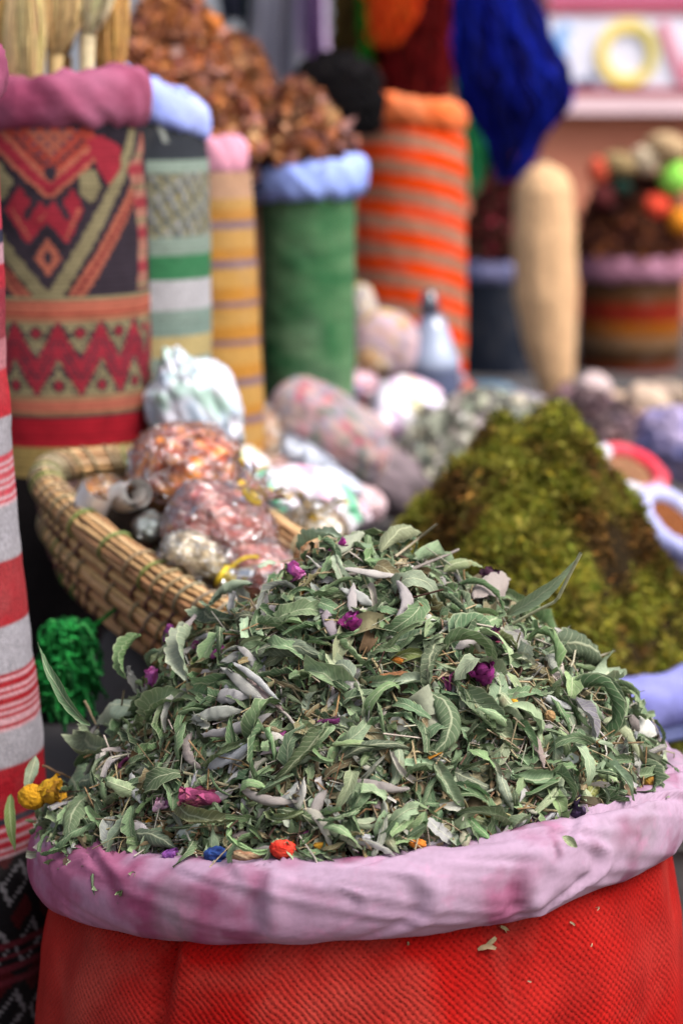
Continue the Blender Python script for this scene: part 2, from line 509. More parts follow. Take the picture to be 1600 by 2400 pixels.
def rim_roll(c, R, ta, tb, seed=0, tilt=(0, 0), amp=0.12, na=120, nb=28, power=2.4, foldk=5.0, fold=0.10, squash=1.0):
    """rolled cuff: a ring of radius R round c with a soft oblong section (ta radial, tb upright), tilted by slopes (x,y)"""
    a = np.linspace(-np.pi, np.pi, na, endpoint=False)
    b = np.linspace(0, 2 * np.pi, nb, endpoint=False)
    Aa, Bb = np.meshgrid(a, b, indexing='ij')
    base = np.stack([np.sin(Aa) * 2, np.cos(Aa) * 2, 0 * Aa], -1)
    k = 1 + amp * vnoise(base * 1.5, 1.0, seed, 2)
    # slanting folds wind round the roll
    fq = np.stack([np.sin(Aa + 0.33 * np.sin(Bb)) * foldk, np.cos(Aa + 0.33 * np.sin(Bb)) * foldk, 0.8 * np.cos(Bb)], -1)
    k2 = 1 + fold * vnoise(fq, 1.0, seed + 5, 2) - 0.7 * fold * np.clip(1 - 6 * np.abs(vnoise(fq * 0.8, 1.0, seed + 9, 1)), 0, 1)
    ct, st = np.cos(Bb), np.sin(Bb)
    cr = np.sign(ct) * np.abs(ct) ** (2 / power); sr = np.sign(st) * np.abs(st) ** (2 / power)
    rr = R + ta * k * k2 * cr
    zz = tb * k * k2 * sr + 0.10 * tb * vnoise(base * 2.2, 1.0, seed + 2, 2)
    x, y = np.sin(Aa) * rr, -np.cos(Aa) * rr * squash
    P = np.stack([c[0] + x, c[1] + y, c[2] + zz + tilt[0] * x + tilt[1] * y], -1)
    return P, Aa, Bb, grid_quads(na, nb, wrap_u=True, wrap_v=True)


def stripes(rows, edges, default):
    """edges: [(row0,row1,sRGB)] -> colours for an array of rows"""
    C = np.empty(rows.shape + (3,)); C[...] = lin(default)
    for (a, b, c) in edges:
        C[(rows >= a) & (rows < b)] = lin(c)
    return C


def sack(name, label, cx, Y, z0, z1, rad, colfn, roll=None, lean=(0, 0), wr=0.002, seed=0, na=128, dz=0.0022, group=None, clothm='cloth', rollm='roll', zt=None):
    """a stuffed sack: Empty > cloth_body, rolled_rim.  rad: [(t,r)] from bottom (0) to top (1)"""
    root = empty(name, (cx, Y, z0), label, 'sack', group)
    n = max(24, int((z1 - z0) / dz))
    z = np.linspace(z0, z1, n)
    r = np.interp(np.linspace(0, 1, n), [p[0] for p in rad], [p[1] for p in rad])
    P, Aa, Z, q, UV = polar_body(cx, Y, z, r, seed, wr, 28., lean, na)
    rows = row_of(Z, Y - np.mean(r))
    C = colfn(Aa, rows, r)
    C = C * (1 + 0.10 * vnoise(np.stack([Aa * 9, rows * 0.6, 0 * Aa], -1), 1.0, seed + 1, 1))[..., None]
    link('cloth_body', mesh_np('cloth_body', P, q, np.clip(C, 0, 1), UV), M[clothm], root)
    if roll:
        rc = np.array([cx + lean[0], Y + lean[1], roll['z']])
        P, Aa, Bb, q = rim_roll(rc, roll['R'], roll['ta'], roll['tb'], seed + 20, roll.get('tilt', (0, 0)), roll.get('amp', 0.20), fold=roll.get('fold', 0.18), foldk=6.5)
        base, alt = lin(roll['c']), lin(roll.get('c2', roll['c']))
        f = np.clip(0.5 + 1.1 * vnoise(P, 40, seed + 4, 2), 0, 1)[..., None]
        link('rolled_rim', mesh_np('rolled_rim', P, q, base * (1 - f) + alt * f), M[rollm], root)
    return root


def heap_surface(cx, cy, z, R, prof, seed=0, lump=0.0, lscale=20., squash=1.0, slope=(0, 0)):
    pr = np.array([p[0] for p in prof]); ph = np.array([p[1] for p in prof])

    def f(x, y):
        dx, dy = x - cx, (y - cy) / squash
        r = np.sqrt(dx * dx + dy * dy)
        h = np.interp(r / R, pr, ph)
        P = np.stack([x, y, 0 * x], -1)
        return z + h + lump * vnoise(P, lscale, seed, 2) + slope[0] * dx + slope[1] * (y - cy)
    return f


def mound_mesh(name, f, cx, cy, R, colr, squash=1.0, n=70, na=96, drop=0.03, seed=0):
    rr = np.linspace(0.001, 1.0, n)
    a = np.linspace(0, 2 * np.pi, na, endpoint=False)
    Rr, Aa = np.meshgrid(rr, a, indexing='ij')
    x, y = cx + R * Rr * np.sin(Aa), cy - R * squash * Rr * np.cos(Aa)
    z = f(x, y)
    z = z + 0.0016 * vnoise(np.stack([x, y, z], -1), 180, seed, 2)
    z[-1] -= drop
    P = np.stack([x, y, z], -1)
    C = np.empty(P.shape); C[...] = lin(colr)
    return mesh_np(name, P, grid_quads(n, na, wrap_v=True), C)


def surf_points(f, cx, cy, R, n, r, squash=1.0, front=0.0):
    """n points on a heap with normals; front>0 favours the side facing the camera"""
    th = r.uniform(0, 2 * np.pi, n)
    rad = R * np.sqrt(r.uniform(0, 1, n))
    x, y = cx + rad * np.sin(th), cy - rad * squash * np.cos(th)
    if front:
        flip = (y > cy + 0.2 * R * squash) & (r.uniform(0, 1, n) < front)
        y = np.where(flip, 2 * cy - y, y)
    e = 0.002
    z = f(x, y)
    nx, ny = -(f(x + e, y) - f(x - e, y)) / (2 * e), -(f(x, y + e) - f(x, y - e)) / (2 * e)
    nn = np.stack([nx, ny, np.ones(n)], -1)
    nn /= np.linalg.norm(nn, axis=1)[:, None]
    return np.stack([x, y, z], -1), nn


def rand_dirs(nn, r, tilt=0.6):
    """directions lying on the surface but tumbled by tilt; returns dirs, normals"""
    n2 = nn + r.normal(0, tilt, nn.shape)
    n2 /= np.linalg.norm(n2, axis=1)[:, None]
    d = np.cross(n2, r.normal(0, 1, nn.shape))
    d /= np.linalg.norm(d, axis=1)[:, None]
    return d, n2


def blob(c, rx, ry, rz, seed=0, amp=0.12, sc_=3.0, rot=(0, 0, 0), nu=40, nv=56, power=2.3, amp2=0.05):
    """crumpled pillow shape; returns world grid P, unit directions D, quads"""
    th = np.linspace(0.02, np.pi - 0.02, nu)
    ph = np.linspace(0, 2 * np.pi, nv, endpoint=False)
    T, Ph = np.meshgrid(th, ph, indexing='ij')
    D = np.stack([np.sin(T) * np.cos(Ph), np.sin(T) * np.sin(Ph), np.cos(T)], -1)
    S = np.sign(D) * np.abs(D) ** (2 / power)
    k = 1 + amp * vnoise(D, sc_ * 0.6, seed, 2) + amp2 * (1 - 2 * np.abs(vnoise(D, sc_ * 1.6, seed + 1, 2)))
    P = S * k[..., None] * np.array([rx, ry, rz])
    Rm = np.array(Euler(rot).to_matrix())
    return P @ Rm.T + np.asarray(c), D, grid_quads(nu, nv, wrap_v=True)


# ------------------------------------------------------------------ setting
def slab(x0, x1, y0, y1, z0, z1):
    V = np.array([[x, y, z] for x in (x0, x1) for y in (y0, y1) for z in (z0, z1)], float)
    Q = np.array([[0, 1, 3, 2], [4, 6, 7, 5], [0, 4, 5, 1], [2, 3, 7, 6], [0, 2, 6, 4], [1, 5, 7, 3]])
    return V, Q


g = slab(-60, 60, -60, 60, -0.2, 0.0)
link('ground', mesh_np('ground', g[0], g[1], smooth=False), M['ground'], kind='structure')
PZ = 0.50
plat = empty('display_platform', (0, 2.9, 0), 'low black covered display platform carrying the sacks behind the herb sack', 'platform')
v = slab(-1.6, 1.6, 1.42, 4.3, PZ - 0.03, PZ)
link('board_top', mesh_np('board_top', v[0], v[1], smooth=False), M['blackcloth'], plat)
v = slab(-1.6, 1.6, 1.425, 1.44, 0.0, PZ - 0.032)
link('cloth_front', mesh_np('cloth_front', v[0], v[1], smooth=False), M['blackcloth'], plat)
for sx in (-1.55, 1.5):
    for sy in (1.5, 4.2):
        v = slab(sx, sx + 0.05, sy, sy + 0.05, 0, PZ - 0.03)
        link('leg', mesh_np('leg', v[0], v[1], smooth=False), M['wood'], plat)

WY = 4.6
w = slab(-2.2, 2.6, WY, WY + 0.2, 0, 2.3)
wl = link('shop_wall', mesh_np('shop_wall', w[0], w[1], smooth=False), M['wall'])
tag(wl, 'salmon terracotta plaster wall behind the stalls under the sign', 'wall')
center_mesh(wl)
# grey shutter closing the left bay of the wall
sh = empty('roller_shutter', (-0.6, WY - 0.03, 0), 'grey slatted shutter on the wall behind the hanging scarves', 'shutter')
for i in range(22):
    zz = 0.02 + i * 0.09
    v = slab(-1.9, 0.02, WY - 0.035 - (0.004 if i % 2 else 0), WY - 0.008, zz, zz + 0.086)
    link('slat', mesh_np('slat', v[0], v[1], np.broadcast_to(lin((128, 132, 140)), (8, 3)), smooth=False), M['painted'], sh)

# sign board with its painted letters
s0, s1 = at(1282, 268, WY - 0.06), at(1282, -90, WY - 0.06)
SX0, SZ0, SZ1 = s0[0], s0[2], s1[2]
sg = empty('shop_sign', (SX0 + 0.5, WY - 0.05, SZ0), 'white shop sign with pink borders and a big yellow letter O', 'sign')


def sgz(row): return at(1400, row, WY - 0.06)[2]


def sgx(px): return at(px, 130, WY - 0.06)[0]


def flat(name, x0, x1, z0, z1, d0, d1, c, parent=sg):
    v = slab(x0, x1, WY - d0, WY - d1, z0, z1)
    return link(name, mesh_np(name, v[0], v[1], np.broadcast_to(lin(c), (8, 3)), smooth=False), M['painted'], parent)


flat('board', SX0, SX0 + 1.1, SZ0, SZ1, 0.050, 0.006, (216, 214, 228))
flat('border', SX0, SX0 + 1.1, SZ0 + 0.001, sgz(226), 0.056, 0.051, (214, 184, 190))
flat('border', SX0, SX0 + 1.1, sgz(223), sgz(206), 0.055, 0.051, (150, 26, 42))
flat('border', SX0, SX0 + 1.1, sgz(32), sgz(20), 0.055, 0.051, (160, 24, 44))
flat('border', SX0, SX0 + 1.1, sgz(14), sgz(-40), 0.055, 0.051, (184, 92, 122))


def ring_letter():
    a = np.linspace(0, 2 * np.pi, 48, endpoint=False)
    cxp, czp = sgx(1470), sgz(125)
    ro, ri = px_w(70, WY), px_w(46, WY)
    V = []
    for (rr, d) in ((ro, 0.058), (ri, 0.058), (ri, 0.0505), (ro, 0.0505)):
        V.append(np.stack([cxp + rr * np.cos(a), 0 * a + WY - d, czp + rr * 1.06 * np.sin(a)], -1))
    V = np.stack(V, 1)
    C = np.broadcast_to(lin((232, 205, 105)), V.shape).copy()
    C[(a > 5.6) | (a < 1.2)] = lin((196, 180, 92))
    return mesh_np('letter', V, grid_quads(48, 4, True, True), C, smooth=False)


def stroke(px0, py0, px1, py1, wpx, c, d=0.0575):
    a = np.array([sgx(px0), sgz(py0)]); b = np.array([sgx(px1), sgz(py1)])
    t = (b - a) / np.linalg.norm(b - a); n = np.array([-t[1], t[0]]) * px_w(wpx, WY) / 2
    V = []
    for p in (a - n, a + n, b - n, b + n):
        for dd in (d, 0.0505):
            V.append((p[0], WY - dd, p[1]))
    V = np.array(V)
    Q = np.array([[0, 2, 3, 1], [4, 5, 7, 6], [0, 1, 5, 4], [2, 6, 7, 3], [0, 4, 6, 2], [1, 3, 7, 5]])
    return V, Q, np.broadcast_to(lin(c), (8, 3))


link('letter', ring_letter(), M['painted'], sg)['label'] = 'big yellow painted letter O'
V, Q, C = join([stroke(1550, 52, 1604, 196, 20, (206, 120, 140)), stroke(1604, 196, 1658, 52, 20, (206, 120, 140), 0.0585)])
link('letter', mesh_np('letter', V, Q, C, smooth=False), M['painted'], sg)['label'] = 'pink painted letter V'
V, Q, C = join([stroke(1330, 60, 1305, 90, 24, (120, 165, 215)), stroke(1305, 90, 1322, 128, 24, (120, 165, 215), 0.0585)])
link('letter', mesh_np('letter', V, Q, C, smooth=False), M['painted'], sg)['label'] = 'pale blue letter half hidden by the wool'
V, Q, C = join([stroke(1350, 192, 1400, 192, 14, (110, 116, 140)), stroke(1378, 176, 1396, 190, 10, (110, 116, 140), 0.0585)])
link('letter', mesh_np('letter', V, Q, C, smooth=False), M['painted'], sg)['label'] = 'small grey mark at the foot of the sign'

# ------------------------------------------------------------------ the red sack of mixed herbs
HX, HY = 0.0107, 1.20
TILT = (0.10, -0.085)
RIMZ = 0.562


def rim_plane(x, y): return RIMZ + TILT[0] * (x - HX) + TILT[1] * (y - HY)


red = empty('herb_sack', (HX, HY, 0), 'big red knotted cloth sack with rolled pink rim full of dried herbs', 'sack')
n = 150
tt = np.linspace(0, 1, n)
rad = np.interp(tt, [0, .06, .35, .7, .9, .965, 1], [.150, .172, .180, .177, .168, .160, .152])
P, Aa, Z, q, UV = polar_body(HX, HY, tt * RIMZ, rad, 3, 0.0028, 11., na=220)
# creases pulled in just under the roll
up = np.clip((tt - 0.72) / 0.25, 0, 1)[:, None]
for (a0, k, wd, dep, sl) in ((-0.60, 1, 0.035, 0.007, 0.22), (0.55, 1, 0.10, 0.002, -0.3), (1.0, 1, 0.07, 0.003, -0.2), (-1.1, 1, 0.08, 0.003, 0.2)):
    dd = (Aa - a0 + sl * (1 - up) * 0.4)
    P_c = np.exp(-(dd / wd) ** 2) * up * dep
    P[..., 0] -= np.sin(Aa) * P_c; P[..., 1] += np.cos(Aa) * P_c
    P_b = np.exp(-((dd - 1.8 * wd) / wd) ** 2) * up * dep * 0.5
    P[..., 0] += np.sin(Aa) * P_b; P[..., 1] -= np.cos(Aa) * P_b
P[..., 2] += (tt[:, None] ** 6) * (TILT[0] * (P[..., 0] - HX) + TILT[1] * (P[..., 1] - HY))
C = np.empty(P.shape); C[...] = lin((168, 12, 9))
f = np.clip(0.5 + 0.9 * vnoise(P, 14, 8, 2), 0, 1)[..., None]
C = C * (1 - 0.3 * f) + lin((186, 34, 26)) * 0.3 * f
link('cloth_body', mesh_np('cloth_body', P, q, C, UV), M['red_cloth'], red)
P, Aa, Bb, q = rim_roll((HX, HY, RIMZ), 0.1555, 0.0175, 0.0202, 5, TILT, 0.13, na=420, nb=72, foldk=2.0, fold=0.06)
# fine slanting wrinkles
wq = np.stack([np.sin(Aa + .5 * np.sin(Bb)) * 7, np.cos(Aa + .5 * np.sin(Bb)) * 7, 1.1 * np.cos(Bb)], -1)
wr_ = np.clip(1 - 5.5 * np.abs(vnoise(wq, 1.0, 77, 2)), 0, 1) * np.clip(vnoise(wq * .45, 1.0, 78, 1) * 2.2 + .35, 0, 1)
wr_ = -wr_ * .0013 + .0016 * vnoise(wq * 1.6, 1.0, 79, 2)
P += np.stack([np.sin(Aa) * np.cos(Bb) * wr_, -np.cos(Aa) * np.cos(Bb) * wr_, np.sin(Bb) * wr_ * np.clip(1 + np.sin(Bb), .25, 1)], -1)
# a few sharp tucks where the cuff was turned over
for (a0, sl, wd, dep) in ((-1.05, 0.30, 0.034, 0.0026), (-0.45, 0.12, 0.022, 0.0016), (0.30, 0.45, 0.035, 0.0020), (0.66, 0.6, 0.040, 0.0042), (0.12, -0.3, 0.03, 0.0012)):
    dd = Aa - a0 - sl * np.cos(Bb)
    s = (np.exp(-(dd / wd) ** 2) * -1 + 0.8 * np.exp(-((dd - 1.6 * wd) / (1.2 * wd)) ** 2)) * dep * np.clip(0.55 + np.sin(Bb - 0.5) * 0.6, 0, 1)
    P += np.stack([np.sin(Aa) * np.cos(Bb) * s, -np.cos(Aa) * np.cos(Bb) * s, np.sin(Bb) * s], -1)
rt = np.random.default_rng(12)
for _ in range(15):
    a0, sl, wd, dep = rt.uniform(-1.5, 1.5), rt.normal(.1, .6), rt.uniform(.009, .034), rt.uniform(.0008, .0030)
    b0 = rt.uniform(-.35, 1.7)
    dd = Aa - a0 - sl * np.cos(Bb)
    db = (Bb - b0 + np.pi) % (2 * np.pi) - np.pi
    s = (np.exp(-(dd / wd) ** 2) * -1 + 0.9 * np.exp(-((dd - 1.7 * wd) / (1.1 * wd)) ** 2)) * dep * np.exp(-(db / .75) ** 2)
    P += np.stack([np.sin(Aa) * np.cos(Bb) * s, -np.cos(Aa) * np.cos(Bb) * s, np.sin(Bb) * s], -1)
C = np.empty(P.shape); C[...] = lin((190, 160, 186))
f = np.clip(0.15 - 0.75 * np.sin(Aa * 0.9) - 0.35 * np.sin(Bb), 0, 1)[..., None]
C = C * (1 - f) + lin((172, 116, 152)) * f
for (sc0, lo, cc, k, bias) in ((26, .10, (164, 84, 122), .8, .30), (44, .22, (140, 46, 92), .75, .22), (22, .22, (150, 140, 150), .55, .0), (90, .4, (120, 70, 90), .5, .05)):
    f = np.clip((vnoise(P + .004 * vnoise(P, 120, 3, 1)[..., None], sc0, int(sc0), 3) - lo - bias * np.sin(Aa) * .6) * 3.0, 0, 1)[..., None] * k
    C = C * (1 - f) + lin(cc) * f
link('rolled_rim', mesh_np('rolled_rim', P, q, C), M['pink_cloth'], red)

# ---- the heap itself
PROF = [(0, .139), (.025, .133), (.045, .121), (.075, .100), (.103, .076), (.130, .046), (.150, .020), (.162, .004), (.18, -.02)]


def pile(x, y):
    dx, dy = x - HX, y - HY
    r = np.sqrt(dx * dx + dy * dy)
    h = np.interp(r, [p[0] for p in PROF], [p[1] for p in PROF])
    P = np.stack([x, y, 0 * x], -1)
    th = np.arctan2(dx, -dy)                              # spills over the cuff on the left
    h = np.maximum(h, .027 * np.exp(-((th + 1.4) / .5) ** 2) * np.clip((.176 - r) / .018, 0, 1))
    return rim_plane(x, y) * 0 + RIMZ + (TILT[0] * dx + TILT[1] * dy) * np.clip(r / 0.12, 0, 1) + h + 0.006 * vnoise(P, 26, 4, 2) + 0.0055 * vnoise(P, 70, 14, 2)


def on_pile(px, py, lift=0.0):
    Ys = np.linspace(0.98, 1.40, 500)
    pts = np.array([at(px, py, y) for y in Ys])
    zs = pile(pts[:, 0], pts[:, 1]) + lift
    hit = np.nonzero(pts[:, 2] < zs)[0]
    inside = ((pts[:, 0] - HX) ** 2 + (pts[:, 1] - HY) ** 2) < 0.185 ** 2
    hit = [h for h in hit if inside[h]]
    if hit: return pts[hit[0]]
    return pts[np.argmin(np.abs(pts[:, 2] - zs) + np.where(inside, 0, 1))]


def pile_normal(p):
    e = 0.006
    x, y = np.array([p[0]]), np.array([p[1]])
    nx = -(pile(x + e, y) - pile(x - e, y))[0] / (2 * e); ny = -(pile(x, y + e) - pile(x, y - e))[0] / (2 * e)
    nn = np.array([nx, ny, 1.0])
    return nn / np.linalg.norm(nn)


heap = empty('herb_heap', (HX, HY, RIMZ), 'tall heap of dried green and grey herb leaves in the red sack', 'herbs')
link('mound_core', mound_mesh('mound_core', pile, HX, HY, 0.146, (46, 44, 32), drop=0.004, seed=2, n=90, na=140), M['mound'], heap)

HERB = [(26, (128, 142, 112)), (16, (98, 112, 84)), (14, (158, 166, 142)), (13, (160, 156, 152)), (14, (134, 128, 98)), (9, (112, 92, 66)),
        (10, (176, 160, 124)), (8, (66, 74, 54)), (0.7, (196, 130, 40)), (0.5, (140, 66, 118)), (5, (80, 64, 50)), (13, (200, 198, 188))]


HERB2 = [(6, (124, 146, 106)), (5, (98, 124, 88)), (4, (146, 164, 130)), (3, (84, 106, 74)), (2, (160, 158, 154)), (1, (126, 112, 82))]


def litter():
    parts = []
    r = np.random.default_rng(21)
    # broken leaf flakes
    for (N, nu, nv, s0, s1, a0, a1, off, tilt) in ((11000, 4, 3, .0026, .0065, .3, .9, .0012, .7), (6500, 5, 4, .006, .0115, .25, .65, .0022, .65), (2700, 12, 5, .011, .026, .16, .32, .0040, .5)):
        pos, nn = surf_points(pile, HX, HY, 0.166, N, r, front=0.6)
        keep = (np.hypot(pos[:, 0] - HX, pos[:, 1] - HY) < .152) | (np.abs(np.arctan2(pos[:, 0] - HX, HY - pos[:, 1]) + 1.4) < .75)
        pos, nn = pos[keep], nn[keep]; N = len(pos)
        d, n2 = rand_dirs(nn, r, tilt)
        pos = pos + nn * (off * r.uniform(-0.4, 1.6, N))[:, None]
        P, q, uvl = leaf_batch(N, nu, nv, r.uniform(a0, a1, N), r.normal(0, .9, N), r.normal(0, 1.5, N), r.normal(0, 1.9, N), r.uniform(0, .7, N),
                             r.normal(0, 1.3, N), r.uniform(0, .18, N), 0.05, r.uniform(0, .35, N), r.uniform(0, .35, N), 0.16, seed=N, crumple=.05)
        P = P - np.array([0.5, 0, 0])
        V = place(P, pos, frames(d, n2), r.uniform(s0, s1, N))
        C = pick(N, HERB if nu < 10 else HERB2, r, 0.2)
        V, Q, C, U = many(V, q, C, uvl)
        if nu >= 10:
            link('loose_leaves', mesh_np('loose_leaves', V, Q, C, U), M['leaf2'], heap, kind='stuff')
        else:
            parts.append((V, Q, C))
    # stalk bits
    N = 1900
    pos, nn = surf_points(pile, HX, HY, 0.152, N, r, front=0.6)
    d, n2 = rand_dirs(nn, r, 0.4)
    L = (.005 + .034 * r.uniform(0, 1, N) ** 2.2)[:, None]
    up_ = r.uniform(.001, .0065, N)[:, None]
    mid = pos + nn * (up_ + .001) + n2 * 0.002 * r.normal(0, 1, N)[:, None]
    pa = np.stack([pos + nn * up_ - d * L / 2, mid, pos + nn * up_ + d * L / 2], 1)
    parts.append(tubes(pa, r.uniform(.00022, .0006, N)[:, None], 3, pick(N, [(4, (172, 156, 122)), (3, (140, 112, 80)), (3, (186, 180, 164)), (1, (86, 60, 52))], r)))
    V, Q, C = join(parts)
    return mesh_np('crushed_leaves', V, Q, C)


link('crushed_leaves', litter(), M['litter'], heap, kind='stuff')

# ---- leaves one can pick out: each a part of the heap
VERB = [(5, (134, 160, 116)), (4, (106, 136, 94)), (3, (156, 176, 138)), (2, (134, 146, 92)), (3, (86, 114, 76))]
SAGE = [(4, (166, 161, 156)), (3, (182, 178, 170)), (3, (150, 142, 130)), (2, (172, 172, 174))]


def leaf_mesh(kind, asp, bend, arch, roll, twist, seed, nu=22, nv=9):
    r = np.random.default_rng(seed)
    if kind == 'v':
        P, q, UV = leaf_batch(1, nu, nv, asp, bend, arch, roll, 0.12, twist, 0.09, 0.055, 0.0, 0.0, 0.025, seed, .012)
        c = pick(1, VERB, r, 0.12)
    else:
        P, q, UV = leaf_batch(1, nu, 7, asp, bend, arch, roll, 0.3, twist, 0.08, 0.0, 0.0, 0.04, 0.04, seed, .02)
        c = pick(1, SAGE, r, 0.08)
        nv = 7
    C = np.broadcast_to(c, (P.shape[1], 3)).copy()
    if kind == 'v':                                     # browned tips and margins
        t = np.clip(vnoise(P[0], 4, seed, 2) * 1.2 - 0.35, 0, 1)[:, None]
        C = C * (1 - t) + lin((132, 106, 66)) * t
    Q0 = P[0]
    amp_ = asp * (.10 if kind == 'v' else .12)
    P = (Q0 + amp_ * np.stack([.3 * vnoise(Q0, 6, seed + 1, 2), .8 * vnoise(Q0, 7, seed + 2, 2), vnoise(Q0, 6, seed + 3, 3)], -1))[None]
    me = mesh_np('leaf', P[0], q, C, UV)
    me.materials.append(M['leaf'] if kind == 'v' else M['sage'])
    return me


def put_leaf(me, p0, p1, nrm, name='leaf'):
    d = p1 - p0
    L = np.linalg.norm(d)
    F = frames(d[None], np.asarray(nrm)[None])[0] * L
    o = bpy.data.objects.new(name, me)
    col.objects.link(o)
    o.parent = heap
    Mx = Matrix([[*map(float, F[i]), float(p0[i])] for i in range(3)] + [[0, 0, 0, 1]])
    o.matrix_basis = Matrix.Translation(-Vector(heap.location)) @ Mx
    return o


